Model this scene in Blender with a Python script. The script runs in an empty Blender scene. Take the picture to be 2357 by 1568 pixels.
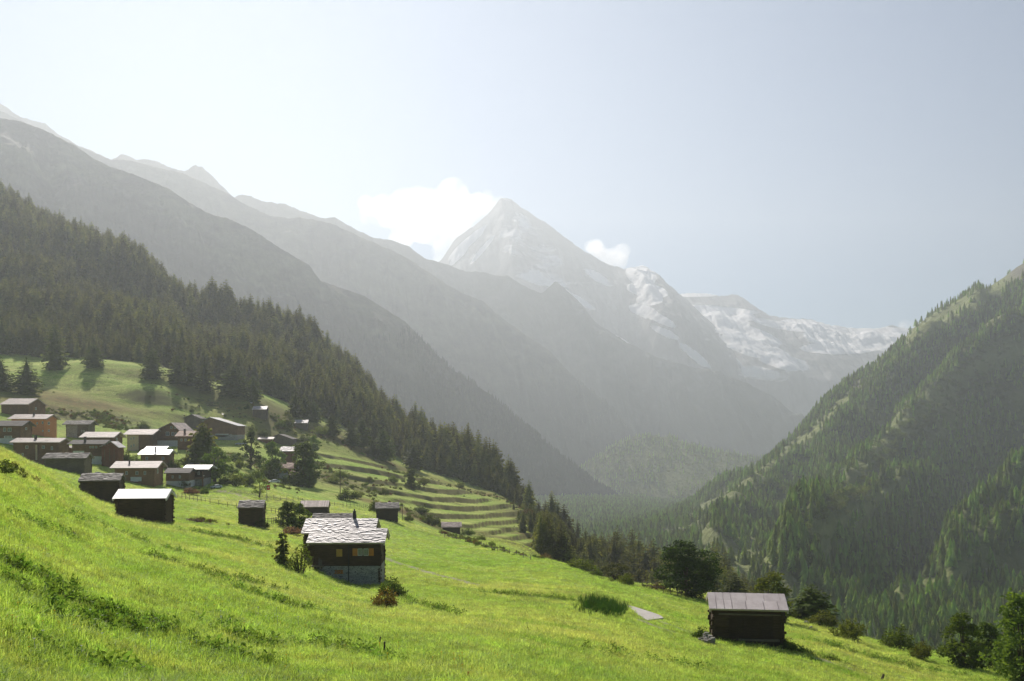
import bpy, math, random
import numpy as np
from mathutils import Vector, Matrix, Euler

random.seed(7)
RNG = np.random.default_rng(7)
scene = bpy.context.scene
COL = scene.collection

# ------------------------------------------------------------------ camera model
# camera stands at the origin looking along +Y; photo coordinates (u right, v down) are in a 2357 x 1568 frame
F, CU, VH = 2291.0, 1178.5, 1000.0


def P(u, v, Y):
    return Vector(((u - CU) / F * Y, Y, (VH - v) / F * Y))


# ------------------------------------------------------------------ tags and objects
def tag(o, label=None, cat=None, group=None, kind=None):
    if label: o['label'] = label
    if cat: o['category'] = cat
    if group: o['group'] = group
    if kind: o['kind'] = kind
    return o


def empty(name, loc, rz=0.0):
    o = bpy.data.objects.new(name, None)
    o.empty_display_size = 0.3
    o.location = loc
    o.rotation_euler = (0, 0, rz)
    COL.objects.link(o)
    return o


def link(name, me, parent=None):
    o = bpy.data.objects.new(name, me)
    COL.objects.link(o)
    if parent is not None:
        o.parent = parent
    return o


def copy_tree(o, parent=None):
    c = o.copy()
    COL.objects.link(c)
    c.parent = parent
    for ch in list(o.children):
        copy_tree(ch, c)
    return c


class MB:
    """collects faces, then builds one mesh object"""

    def __init__(self):
        self.v, self.f, self.m = [], [], []

    def poly(self, pts, mi=0):
        i = len(self.v)
        self.v.extend([tuple(p) for p in pts])
        self.f.append(tuple(range(i, i + len(pts))))
        self.m.append(mi)

    def hexa(self, p, mi=0):
        """p: 8 corners, bottom 4 ccw then top 4 ccw"""
        i = len(self.v)
        self.v.extend([tuple(q) for q in p])
        for f in ((3, 2, 1, 0), (4, 5, 6, 7), (0, 1, 5, 4), (1, 2, 6, 5), (2, 3, 7, 6), (3, 0, 4, 7)):
            self.f.append(tuple(i + k for k in f))
            self.m.append(mi)

    def box(self, x0, x1, y0, y1, z0, z1, mi=0):
        self.hexa([(x0, y0, z0), (x1, y0, z0), (x1, y1, z0), (x0, y1, z0),
                   (x0, y0, z1), (x1, y0, z1), (x1, y1, z1), (x0, y1, z1)], mi)

    def tube(self, pts, rad, n=7, mi=0, cap=True):
        rings = []
        for k, p in enumerate(pts):
            p = Vector(p)
            a = Vector(pts[max(k - 1, 0)]); b = Vector(pts[min(k + 1, len(pts) - 1)])
            d = (b - a).normalized() if (b - a).length > 1e-6 else Vector((0, 0, 1))
            s = d.cross(Vector((0.31, 0.95, 0.05)) if abs(d.y) < 0.9 else Vector((1, 0, 0))).normalized()
            t = d.cross(s)
            r = rad[k]
            i = len(self.v)
            for j in range(n):
                an = 2 * math.pi * j / n
                self.v.append(tuple(p + s * (r * math.cos(an)) + t * (r * math.sin(an))))
            rings.append(i)
        for k in range(len(rings) - 1):
            a, b = rings[k], rings[k + 1]
            for j in range(n):
                self.f.append((a + j, a + (j + 1) % n, b + (j + 1) % n, b + j)); self.m.append(mi)
        if cap:
            self.f.append(tuple(rings[0] + j for j in reversed(range(n)))); self.m.append(mi)
            self.f.append(tuple(rings[-1] + j for j in range(n))); self.m.append(mi)

    def mesh(self, name, mats, smooth=False):
        me = bpy.data.meshes.new(name)
        me.from_pydata(self.v, [], self.f)
        for m in (mats if isinstance(mats, (list, tuple)) else [mats]):
            me.materials.append(m)
        if len(me.materials) > 1:
            me.polygons.foreach_set('material_index', self.m)
        if smooth:
            me.polygons.foreach_set('use_smooth', [True] * len(me.polygons))
        me.update()
        return me

    def build(self, name, mats, parent=None, smooth=False):
        return link(name, self.mesh(name, mats, smooth), parent)


def grid_mesh(name, X, Y, Z, mat, smooth=True, attrs=None):
    """X,Y,Z: (rows, cols) arrays"""
    r, c = X.shape
    me = bpy.data.meshes.new(name)
    co = np.stack([X, Y, Z], -1).reshape(-1, 3).astype(np.float32)
    i = np.arange(r * c).reshape(r, c)
    q = np.stack([i[:-1, :-1], i[:-1, 1:], i[1:, 1:], i[1:, :-1]], -1).reshape(-1, 4)
    me.vertices.add(r * c); me.vertices.foreach_set('co', co.ravel())
    me.loops.add(q.size); me.loops.foreach_set('vertex_index', q.ravel().astype(np.int32))
    me.polygons.add(len(q))
    me.polygons.foreach_set('loop_start', np.arange(0, q.size, 4, dtype=np.int32))
    me.polygons.foreach_set('loop_total', np.full(len(q), 4, np.int32))
    me.update(calc_edges=True)
    me.polygons.foreach_set('use_smooth', np.full(len(q), smooth))
    me.materials.append(mat)
    for k, a in (attrs or {}).items():
        at = me.attributes.new(k, 'FLOAT', 'POINT')
        at.data.foreach_set('value', a.ravel().astype(np.float32))
    me.validate()
    return me


# ------------------------------------------------------------------ noise
_perm = np.random.default_rng(11).permutation(4096).astype(np.int64)
_ga = np.random.default_rng(12).uniform(0, 2 * np.pi, 4096)
_gx, _gy = np.cos(_ga), np.sin(_ga)


def perlin(x, y, seed=0):
    x = np.asarray(x, float) + seed * 17.31; y = np.asarray(y, float) - seed * 9.77
    xi = np.floor(x).astype(np.int64); yi = np.floor(y).astype(np.int64)
    xf = x - xi; yf = y - yi
    sx = xf * xf * xf * (xf * (xf * 6 - 15) + 10); sy = yf * yf * yf * (yf * (yf * 6 - 15) + 10)

    def g(ix, iy, dx, dy):
        h = _perm[(_perm[ix & 4095] + iy) & 4095]
        return _gx[h] * dx + _gy[h] * dy
    a = g(xi, yi, xf, yf); b = g(xi + 1, yi, xf - 1, yf)
    c = g(xi, yi + 1, xf, yf - 1); d = g(xi + 1, yi + 1, xf - 1, yf - 1)
    return (a + (b - a) * sx) * (1 - sy) + (c + (d - c) * sx) * sy


def fbm(x, y, oct=4, seed=0, gain=0.5):
    s = 0; a = 1.0; f = 1.0
    for k in range(oct):
        s = s + a * perlin(np.asarray(x) * f, np.asarray(y) * f, seed + k * 3)
        a *= gain; f *= 2.03
    return s


def ridged(x, y, oct=4, seed=0, gain=0.55):
    s = 0; a = 1.0; f = 1.0
    for k in range(oct):
        s = s + a * (0.5 - 2 * np.abs(perlin(np.asarray(x) * f, np.asarray(y) * f, seed + k * 5)))
        a *= gain; f *= 2.05
    return s


def sstep(a, b, x):
    t = np.clip((np.asarray(x, float) - a) / (b - a), 0, 1)
    return t * t * (3 - 2 * t)


def polydist(u, v, pts):
    """distance from points (u,v) to a polyline"""
    u = np.asarray(u, float); v = np.asarray(v, float)
    best = np.full(u.shape, 1e9)
    for (a, b), (c, d) in zip(pts[:-1], pts[1:]):
        L = (c - a) ** 2 + (d - b) ** 2
        t = np.clip(((u - a) * (c - a) + (v - b) * (d - b)) / L, 0, 1)
        best = np.minimum(best, np.hypot(u - a - t * (c - a), v - b - t * (d - b)))
    return best


class RBF:
    def __init__(self, pts, ku, ky):
        p = np.array(pts, float)
        self.ku, self.ky = ku, ky
        self.q = np.stack([p[:, 0] / ku, np.log(p[:, 1]) * ky], 1)
        n = len(p)
        r = np.linalg.norm(self.q[:, None] - self.q[None], axis=-1)
        K = self._k(r) + np.eye(n) * 0.02
        A = np.zeros((n + 3, n + 3)); A[:n, :n] = K
        A[:n, n] = 1; A[:n, n + 1:] = self.q; A[n, :n] = 1; A[n + 1:, :n] = self.q.T
        b = np.zeros(n + 3); b[:n] = p[:, 2]
        self.w = np.linalg.solve(A, b)

    @staticmethod
    def _k(r):
        return r * r * np.log(np.maximum(r, 1e-9))

    def __call__(self, u, Y):
        u = np.asarray(u, float); sh = u.shape
        q = np.stack([u.ravel() / self.ku, np.log(np.asarray(Y, float)).ravel() * self.ky], 1)
        out = np.empty(len(q)); n = len(self.q)
        for k in range(0, len(q), 20000):
            s = q[k:k + 20000]
            r = np.sqrt(((s[:, None] - self.q[None]) ** 2).sum(-1))
            out[k:k + 20000] = self._k(r) @ self.w[:n] + self.w[n] + s @ self.w[n + 1:]
        return out.reshape(sh)
# ------------------------------------------------------------------ materials
class NT:
    def __init__(self, name):
        self.mat = bpy.data.materials.new(name)
        self.mat.use_nodes = True
        self.t = self.mat.node_tree
        self.t.nodes.clear()
        self.out = self.t.nodes.new('ShaderNodeOutputMaterial')

    def n(self, typ, **kw):
        nd = self.t.nodes.new(typ)
        for k, val in kw.items():
            setattr(nd, k, val)
        return nd

    def l(self, a, b):
        self.t.links.new(a, b)

    def setin(self, sock, val):
        if isinstance(val, bpy.types.NodeSocket):
            self.l(val, sock)
        else:
            sock.default_value = val

    def pos(self):
        return self.n('ShaderNodeNewGeometry').outputs['Position']

    def objc(self):
        return self.n('ShaderNodeTexCoord').outputs['Object']

    def oloc(self):
        return self.n('ShaderNodeObjectInfo').outputs['Location']

    def orand(self):
        return self.n('ShaderNodeObjectInfo').outputs['Random']

    def mapv(self, vec, scale=(1, 1, 1), rot=(0, 0, 0)):
        m = self.n('ShaderNodeMapping')
        self.l(vec, m.inputs['Vector']); m.inputs['Scale'].default_value = scale; m.inputs['Rotation'].default_value = rot
        return m.outputs[0]

    def noise(self, vec, scale=1.0, detail=4.0, rough=0.55, dist=0.0):
        t = self.n('ShaderNodeTexNoise')
        self.l(vec, t.inputs['Vector'])
        t.inputs['Scale'].default_value = scale; t.inputs['Detail'].default_value = detail
        t.inputs['Roughness'].default_value = rough; t.inputs['Distortion'].default_value = dist
        return t.outputs['Fac']

    def ramp(self, fac, lo, hi):
        m = self.n('ShaderNodeMapRange', interpolation_type='SMOOTHSTEP')
        self.setin(m.inputs['Value'], fac)
        m.inputs['From Min'].default_value = lo; m.inputs['From Max'].default_value = hi
        return m.outputs[0]

    def math(self, op, a, b=0.0):
        m = self.n('ShaderNodeMath', operation=op)
        self.setin(m.inputs[0], a); self.setin(m.inputs[1], b)
        return m.outputs[0]

    def mix(self, fac, a, b):
        m = self.n('ShaderNodeMix', data_type='RGBA')
        self.setin(m.inputs[0], fac)
        self.setin(m.inputs[6], a if isinstance(a, bpy.types.NodeSocket) else (*a, 1))
        self.setin(m.inputs[7], b if isinstance(b, bpy.types.NodeSocket) else (*b, 1))
        return m.outputs[2]

    def vary(self, col, fac, lo=0.75, hi=1.25, hue=0.0):
        h = self.n('ShaderNodeHueSaturation')
        m = self.n('ShaderNodeMapRange'); self.setin(m.inputs['Value'], fac)
        m.inputs['To Min'].default_value = lo; m.inputs['To Max'].default_value = hi
        self.l(m.outputs[0], h.inputs['Value'])
        if hue:
            m2 = self.n('ShaderNodeMapRange'); self.setin(m2.inputs['Value'], fac)
            m2.inputs['To Min'].default_value = 0.5 - hue; m2.inputs['To Max'].default_value = 0.5 + hue
            self.l(m2.outputs[0], h.inputs['Hue'])
        self.setin(h.inputs['Color'], col if isinstance(col, bpy.types.NodeSocket) else (*col, 1))
        return h.outputs[0]

    def bump(self, height, strength=0.4, dist=0.05):
        b = self.n('ShaderNodeBump')
        b.inputs['Strength'].default_value = strength; b.inputs['Distance'].default_value = dist
        self.l(height, b.inputs['Height'])
        return b.outputs[0]

    def attr(self, name):
        return self.n('ShaderNodeAttribute', attribute_name=name).outputs['Fac']

    def nz(self):
        s = self.n('ShaderNodeSeparateXYZ')
        self.l(self.n('ShaderNodeNewGeometry').outputs['Normal'], s.inputs[0])
        return s.outputs['Z']

    def pz(self):
        s = self.n('ShaderNodeSeparateXYZ'); self.l(self.pos(), s.inputs[0])
        return s.outputs['Z']

    def surf(self, col, rough=0.85, spec=0.3, normal=None, transl=0.0, tcol=None, metal=0.0):
        p = self.n('ShaderNodeBsdfPrincipled')
        self.setin(p.inputs['Base Color'], col if isinstance(col, bpy.types.NodeSocket) else (*col, 1))
        self.setin(p.inputs['Roughness'], rough)
        p.inputs['Specular IOR Level'].default_value = spec
        p.inputs['Metallic'].default_value = metal
        if normal is not None: self.l(normal, p.inputs['Normal'])
        sh = p.outputs[0]
        if transl > 0:
            tr = self.n('ShaderNodeBsdfTranslucent')
            c = tcol if tcol is not None else col
            self.setin(tr.inputs['Color'], c if isinstance(c, bpy.types.NodeSocket) else (*c, 1))
            mx = self.n('ShaderNodeMixShader'); mx.inputs[0].default_value = transl
            self.l(p.outputs[0], mx.inputs[1]); self.l(tr.outputs[0], mx.inputs[2])
            sh = mx.outputs[0]
        self.l(sh, self.out.inputs['Surface'])
        return self.mat


def simple(name, c1, c2=None, scale=3.0, stretch=(1, 1, 1), rough=0.85, spec=0.3, bump=0.3, bdist=0.03, lo=0.35, hi=0.65, detail=6):
    t = NT(name)
    v = t.mapv(t.objc(), stretch)
    nz = t.noise(v, scale, detail, 0.6)
    col = t.mix(t.ramp(nz, lo, hi), c1, c2) if c2 else c1
    return t.surf(col, rough, spec, t.bump(t.noise(v, scale * 3, 5, 0.6), bump, bdist) if bump else None)


def leaf(name, c1, c2, transl=0.45, scale=0.35, tfac=(1.25, 1.2, 0.6), vr=(0.75, 1.25), hue=0.02):
    """c1/c2 leaf colours of light and dark twigs; whole plants vary a little"""
    t = NT(name)
    nz = t.ramp(t.noise(t.pos(), scale * 3, 3, 0.6), 0.3, 0.7)
    col = t.vary(t.mix(nz, c1, c2), t.orand(), vr[0], vr[1], hue)
    m = t.n('ShaderNodeMix', data_type='RGBA', blend_type='MULTIPLY')
    m.inputs[0].default_value = 1.0
    t.l(col, m.inputs[6]); m.inputs[7].default_value = (*tfac, 1)
    return t.surf(col, 0.7, 0.08, None, transl, m.outputs[2])


MAT = {}


def wood(name, c1, c2, rough=0.8):
    t = NT(name)
    v = t.mapv(t.objc(), (0.5, 0.5, 7))
    nz = t.noise(v, 2.2, 7, 0.65)
    col = t.mix(t.ramp(nz, 0.3, 0.7), c1, c2)
    big = t.noise(t.objc(), 0.5, 3, 0.5)
    col = t.vary(col, big, 0.55, 1.5)
    return t.surf(col, rough, 0.2, t.bump(nz, 0.5, 0.03))


MAT['wood_dark'] = wood('dark_larch_wood', (0.030, 0.017, 0.010), (0.065, 0.038, 0.022))
MAT['wood_black'] = wood('blackened_larch_wood', (0.046, 0.026, 0.013), (0.098, 0.060, 0.033))
MAT['wood_brown'] = wood('brown_larch_wood', (0.140, 0.074, 0.042), (0.25, 0.14, 0.080))
MAT['wood_red'] = wood('reddish_larch_wood', (0.13, 0.05, 0.026), (0.24, 0.10, 0.05))
MAT['wood_honey'] = wood('honey_larch_wood', (0.20, 0.108, 0.056), (0.33, 0.19, 0.10))
MAT['wood_grey'] = wood('weathered_grey_wood', (0.12, 0.095, 0.072), (0.21, 0.165, 0.125))
MAT['plaster_white'] = simple('white_plaster', (0.62, 0.62, 0.60), (0.72, 0.72, 0.70), 1.5, bump=0.15)
MAT['plaster_cream'] = simple('cream_plaster', (0.55, 0.43, 0.30), (0.63, 0.50, 0.36), 1.5, bump=0.15)
MAT['plaster_orange'] = simple('orange_plaster', (0.62, 0.23, 0.10), (0.68, 0.27, 0.12), 1.5, bump=0.1)
MAT['shutter_yellow'] = simple('yellow_shutter_paint', (0.55, 0.34, 0.085), (0.48, 0.29, 0.07), 3, bump=0.1)
MAT['shutter_orange'] = simple('orange_shutter_paint', (0.55, 0.23, 0.05), (0.48, 0.19, 0.04), 3, bump=0.1)
MAT['trim_white'] = simple('white_paint', (0.75, 0.75, 0.72), (0.7, 0.7, 0.67), 3, bump=0.05)
MAT['metal_black'] = simple('black_metal', (0.02, 0.02, 0.02), (0.035, 0.033, 0.03), 3, rough=0.5, bump=0.05)


def stonewall():
    t = NT('dry_stone_masonry')
    vv = t.mapv(t.objc(), (1.6, 1.6, 4.2))
    vo = t.n('ShaderNodeTexVoronoi', feature='DISTANCE_TO_EDGE'); t.l(vv, vo.inputs['Vector']); vo.inputs['Scale'].default_value = 1.3
    vc = t.n('ShaderNodeTexVoronoi'); t.l(vv, vc.inputs['Vector']); vc.inputs['Scale'].default_value = 1.3
    col = t.vary(t.mix(t.noise(t.objc(), 2.0, 4), (0.36, 0.345, 0.315), (0.52, 0.50, 0.46)), vc.outputs['Distance'], 0.6, 1.4)
    edge = t.ramp(vo.outputs['Distance'], 0.0, 0.09)
    col = t.mix(edge, (0.12, 0.11, 0.10), col)
    h = t.math('ADD', edge, t.math('MULTIPLY', t.noise(t.objc(), 9, 4), 0.5))
    return t.surf(col, 0.9, 0.2, t.bump(h, 0.9, 0.06))


MAT['stone_wall'] = stonewall()


def roofmat(name, c1, c2, rough, spec, scale=1.2, isl=(0.7, 1.25)):
    t = NT(name)
    r = t.n('ShaderNodeNewGeometry').outputs['Random Per Island']
    nz = t.noise(t.objc(), scale, 6, 0.65)
    col = t.vary(t.mix(t.ramp(nz, 0.3, 0.7), c1, c2), r, isl[0], isl[1])
    return t.surf(col, rough, spec, t.bump(t.noise(t.objc(), scale * 8, 5, 0.6), 0.35, 0.02))


MAT['slate'] = roofmat('pale_stone_slab', (0.36, 0.32, 0.31), (0.52, 0.475, 0.465), 0.56, 0.45)
MAT['slate_dark'] = roofmat('mossy_dark_stone_slab', (0.09, 0.08, 0.07), (0.20, 0.175, 0.155), 0.7, 0.25, isl=(0.45, 1.6))
MAT['roof_tile'] = roofmat('grey_brown_roof_tile', (0.36, 0.275, 0.24), (0.47, 0.375, 0.335), 0.6, 0.32)
MAT['roof_dark'] = roofmat('dark_brown_roof_tile', (0.10, 0.085, 0.078), (0.15, 0.13, 0.12), 0.75, 0.15)
MAT['roof_red'] = roofmat('red_brown_roof_tile', (0.27, 0.14, 0.095), (0.36, 0.20, 0.14), 0.7, 0.2)
MAT['roof_blue'] = roofmat('blue_grey_metal_sheet', (0.24, 0.25, 0.28), (0.30, 0.31, 0.34), 0.45, 0.5)
MAT['sheet_white'] = roofmat('pale_corrugated_sheet', (0.66, 0.64, 0.62), (0.76, 0.75, 0.73), 0.42, 0.5, isl=(0.97, 1.03))
MAT['sheet_panel'] = roofmat('weathered_sheet_panel', (0.44, 0.37, 0.345), (0.58, 0.51, 0.48), 0.52, 0.4, 0.8, isl=(0.88, 1.1))
MAT['planks_grey'] = roofmat('sun_bleached_plank', (0.33, 0.24, 0.21), (0.46, 0.36, 0.32), 0.7, 0.25)


def glass():
    t = NT('window_glass')
    return t.surf((0.10, 0.12, 0.12), 0.08, 0.6)


MAT['glass'] = glass()


def grass_col(t, loc):
    """the meadow's own colour at a place: juicy green, yellow-green and dry tracts"""
    big = t.noise(t.mapv(loc, (1, 1, 1)), 0.035, 4, 0.55, 0.3)
    mid = t.noise(t.mapv(loc, (0.45, 1.0, 1), (0, 0, 0.45)), 0.30, 5, 0.65, 0.5)
    sm = t.noise(t.mapv(loc, (0.6, 1.0, 1), (0, 0, 0.45)), 1.1, 4, 0.65, 0.3)
    col = t.mix(t.ramp(big, 0.35, 0.65), (0.250, 0.355, 0.060), (0.355, 0.400, 0.100))
    col = t.mix(t.ramp(mid, 0.46, 0.70), col, (0.185, 0.292, 0.033))
    col = t.mix(t.math('MULTIPLY', t.ramp(mid, 0.48, 0.30), 0.4), col, (0.37, 0.395, 0.095))
    return t.vary(col, t.ramp(sm, 0.3, 0.7), 0.72, 1.22)


def ground_mat():
    t = NT('meadow_turf')
    pos = t.pos()
    col = grass_col(t, pos)
    fine = t.noise(pos, 2.2, 6, 0.7)
    col = t.mix(t.ramp(fine, 0.36, 0.64), t.vary(col, 0.0, 0.95), t.vary(col, 1.0, 1, 1.75))
    dry = t.math('MULTIPLY', t.attr('dry'), t.ramp(t.noise(pos, 0.12, 5, 0.65), 0.15, 0.5))
    col = t.mix(dry, col, t.mix(t.ramp(t.noise(pos, 0.5, 5, 0.7), 0.35, 0.65), (0.30, 0.20, 0.075), (0.21, 0.18, 0.06)))
    br = t.math('MULTIPLY', t.attr('brush'), t.ramp(t.noise(pos, 0.35, 5, 0.7), 0.30, 0.58))
    col = t.mix(br, col, t.mix(t.ramp(t.noise(pos, 0.9, 5, 0.7), 0.35, 0.65), (0.045, 0.060, 0.018), (0.12, 0.10, 0.045)))
    bank = t.ramp(t.nz(), 0.93, 0.80)
    bank = t.math('MULTIPLY', t.math('SUBTRACT', 1.0, t.ramp(t.nz(), 0.82, 0.94)), t.attr('bank'))
    col = t.mix(bank, col, (0.19, 0.175, 0.065))
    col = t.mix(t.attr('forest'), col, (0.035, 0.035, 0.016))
    col = t.mix(t.math('MULTIPLY', t.attr('path'), t.ramp(t.noise(pos, 1.3, 4, 0.6), 0.2, 0.5)), col, (0.42, 0.37, 0.28))
    h = t.math('ADD', t.noise(pos, 1.1, 6, 0.7), t.math('MULTIPLY', fine, 0.5))
    return t.surf(col, 0.85, 0.03, t.bump(h, 0.8, 0.5))


MAT['ground'] = ground_mat()


def blade_mat(name, dark=False):
    t = NT(name)
    col = grass_col(t, t.oloc())
    if dark:
        col = t.mix(0.65, col, (0.085, 0.190, 0.016))
    col = t.vary(col, t.orand(), *((0.7, 1.3) if dark else (1.2, 2.1)), 0.012)
    m = t.n('ShaderNodeMix', data_type='RGBA', blend_type='MULTIPLY'); m.inputs[0].default_value = 1.0
    t.l(col, m.inputs[6]); m.inputs[7].default_value = (1.25, 1.15, 0.95, 1)
    return t.surf(col, 0.6, 0.12, None, 0.55, m.outputs[2])


MAT['blade'] = blade_mat('grass_blade')
MAT['weed'] = blade_mat('weed_leaf', True)
MAT['reed'] = leaf('reed_blade', (0.06, 0.125, 0.025), (0.03, 0.075, 0.016), 0.35)
MAT['spruce'] = leaf('spruce_needles', (0.175, 0.190, 0.062), (0.095, 0.115, 0.038), 0.45, 0.12, (1.6, 1.4, 0.6), (0.6, 1.45), 0.015)
MAT['ridge_spruce'] = leaf('ridge_spruce_needles', (0.060, 0.072, 0.030), (0.040, 0.050, 0.022), 0.15, 0.05, (1.2, 1.2, 0.8), (0.6, 1.4), 0.015)  # darker copy of the far needles, the ridges' shade put into the colour
MAT['larch'] = leaf('larch_needles', (0.13, 0.16, 0.032), (0.07, 0.095, 0.02), 0.35, 0.12, (1.5, 1.4, 0.6), (0.7, 1.3), 0.015)
MAT['spruce_far'] = leaf('far_spruce_needles', (0.25, 0.35, 0.07), (0.16, 0.24, 0.055), 0.5, 0.05, (1.5, 1.4, 0.7), (0.55, 1.5), 0.02)
MAT['leaf_mid'] = leaf('broad_leaves', (0.145, 0.205, 0.030), (0.068, 0.105, 0.018), 0.45, 0.4)
MAT['leaf_dark'] = leaf('dark_broad_leaves', (0.115, 0.165, 0.030), (0.055, 0.085, 0.018), 0.45, 0.4)
MAT['leaf_maple'] = leaf('maple_leaves', (0.062, 0.092, 0.017), (0.026, 0.042, 0.010), 0.38, 0.4)
MAT['leaf_light'] = leaf('pale_broad_leaves', (0.17, 0.22, 0.035), (0.08, 0.12, 0.022), 0.45, 0.4)
MAT['leaf_silver'] = leaf('silvery_leaves', (0.19, 0.21, 0.10), (0.09, 0.11, 0.04), 0.4, 0.4)
MAT['leaf_rust'] = leaf('rusty_leaves', (0.20, 0.105, 0.035), (0.10, 0.085, 0.025), 0.4, 0.5)
MAT['leaf_olive'] = leaf('olive_leaves', (0.19, 0.23, 0.04), (0.105, 0.13, 0.025), 0.4, 0.4)
MAT['leaf_pink'] = leaf('pink_flower_stalks', (0.30, 0.10, 0.10), (0.14, 0.12, 0.04), 0.4, 1.2)
MAT['bark'] = simple('brown_bark', (0.05, 0.035, 0.024), (0.10, 0.075, 0.055), 4, (1, 1, 0.3), bump=0.6)
MAT['bark_pale'] = simple('grey_bark', (0.12, 0.10, 0.085), (0.18, 0.16, 0.14), 4, (1, 1, 0.3), bump=0.6)
MAT['rock'] = simple('grey_boulder_rock', (0.17, 0.155, 0.135), (0.32, 0.30, 0.265), 1.4, bump=0.6, bdist=0.1)
MAT['concrete'] = simple('pale_concrete', (0.46, 0.42, 0.37), (0.56, 0.52, 0.46), 0.8, bump=0.2)
MAT['fence_wood'] = simple('grey_fence_wood', (0.10, 0.075, 0.05), (0.17, 0.13, 0.09), 4, (1, 1, 0.3), bump=0.4)
MAT['steel'] = simple('galvanised_steel', (0.24, 0.24, 0.235), (0.30, 0.30, 0.29), 4, rough=0.7, bump=0.05)
MAT['pylon_arm'] = simple('weathered_orange_steel', (0.42, 0.27, 0.14), (0.5, 0.33, 0.18), 4, rough=0.6, bump=0.05)
MAT['flag_red'] = simple('red_flag_cloth', (0.55, 0.03, 0.03), (0.5, 0.03, 0.03), 4, bump=0.05)
MAT['car_white'] = simple('white_car_paint', (0.68, 0.70, 0.72), None, rough=0.25, spec=0.5, bump=0)
MAT['car_dark'] = simple('dark_green_car_paint', (0.03, 0.06, 0.055), None, rough=0.25, spec=0.5, bump=0)
MAT['car_silver'] = simple('silver_car_paint', (0.42, 0.44, 0.47), None, rough=0.3, spec=0.5, bump=0)
MAT['tyre'] = simple('black_rubber', (0.02, 0.02, 0.02), None, bump=0)
MAT['flower_yellow'] = simple('yellow_petals', (0.85, 0.55, 0.02), (0.8, 0.5, 0.02), 3, bump=0)
MAT['flower_white'] = simple('white_petals', (0.75, 0.75, 0.7), (0.7, 0.7, 0.66), 3, bump=0)


def slope_mat(name, grass, rock, forest=None, fz=(60, 260), snow=False, sc=0.004):
    t = NT(name)
    pos = t.pos()
    n1 = t.noise(pos, sc, 7, 0.6, 0.3)
    col = t.mix(t.ramp(n1, 0.40, 0.60), grass, rock)
    n2 = t.noise(pos, sc * 6, 5, 0.65)
    col = t.vary(col, n2, 0.6 if snow else 0.25, 1.4 if snow else 1.75)
    if forest:
        m = t.n('ShaderNodeMapRange', interpolation_type='SMOOTHSTEP'); t.l(t.math('ADD', t.pz(), t.math('MULTIPLY', t.noise(pos, sc * 2.5, 5, 0.65), 330.0)), m.inputs['Value'])
        m.inputs['From Min'].default_value = fz[0] + 165; m.inputs['From Max'].default_value = fz[1] + 165
        m.inputs['To Min'].default_value = 1; m.inputs['To Max'].default_value = 0
        col = t.mix(m.outputs[0], col, forest)
    if snow:
        s = t.attr('snow')
        n3 = t.noise(t.mapv(pos, (1, 0.6, 2.2)), 0.0045, 7, 0.62, 0.6)
        f = t.ramp(t.math('ADD', s, t.math('MULTIPLY', t.math('SUBTRACT', n3, 0.5), 0.8)), 0.42, 0.58)
        sn = t.mix(t.ramp(t.noise(pos, 0.006, 4), 0.35, 0.65), (0.88, 0.85, 0.82), (0.92, 0.91, 0.91))
        col = t.mix(f, col, sn)
    return t.surf(col, 0.9, 0.1, t.bump(t.noise(pos, sc * 4, 8, 0.65), 0.7, 25.0))


MAT['ridge1'] = slope_mat('alpine_slope_grass', (0.15, 0.15, 0.08), (0.060, 0.055, 0.042), (0.034, 0.042, 0.02), (60, 330))
MAT['ridge2'] = slope_mat('alpine_slope_rock', (0.12, 0.115, 0.07), (0.065, 0.06, 0.05), (0.036, 0.042, 0.022), (40, 330))
MAT['ridge3'] = slope_mat('alpine_rock_wall', (0.075, 0.072, 0.055), (0.12, 0.115, 0.10), (0.04, 0.043, 0.028), (0, 220))
MAT['peak'] = slope_mat('glaciated_rock', (0.15, 0.145, 0.145), (0.24, 0.23, 0.225), None, snow=True, sc=0.003)
MAT['valley'] = slope_mat('forested_valley_floor', (0.12, 0.15, 0.045), (0.19, 0.21, 0.075), None, sc=0.02)


def right_mat():
    t = NT('mountainside_turf')
    pos = t.pos()
    col = t.mix(t.ramp(t.noise(pos, 0.012, 6, 0.6), 0.35, 0.65), (0.10, 0.13, 0.035), (0.17, 0.185, 0.06))
    col = t.vary(col, t.noise(pos, 0.07, 5, 0.65), 0.55, 1.45)
    col = t.mix(t.math('MULTIPLY', t.attr('clear'), t.ramp(t.noise(pos, 0.03, 5, 0.6), 0.25, 0.5)), col, (0.21, 0.24, 0.07))
    col = t.mix(t.attr('crag'), col, (0.17, 0.155, 0.13))
    return t.surf(col, 0.85, 0.15, t.bump(t.noise(pos, 0.06, 6, 0.7), 0.9, 8.0))


MAT['right'] = right_mat()
# ------------------------------------------------------------------ near terrain
def vplane(u, Y):
    X = (np.asarray(u, float) - CU) / F * Y
    return VH + F * (3.3 + 0.22 * X + 0.10 * Y) / Y


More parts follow.
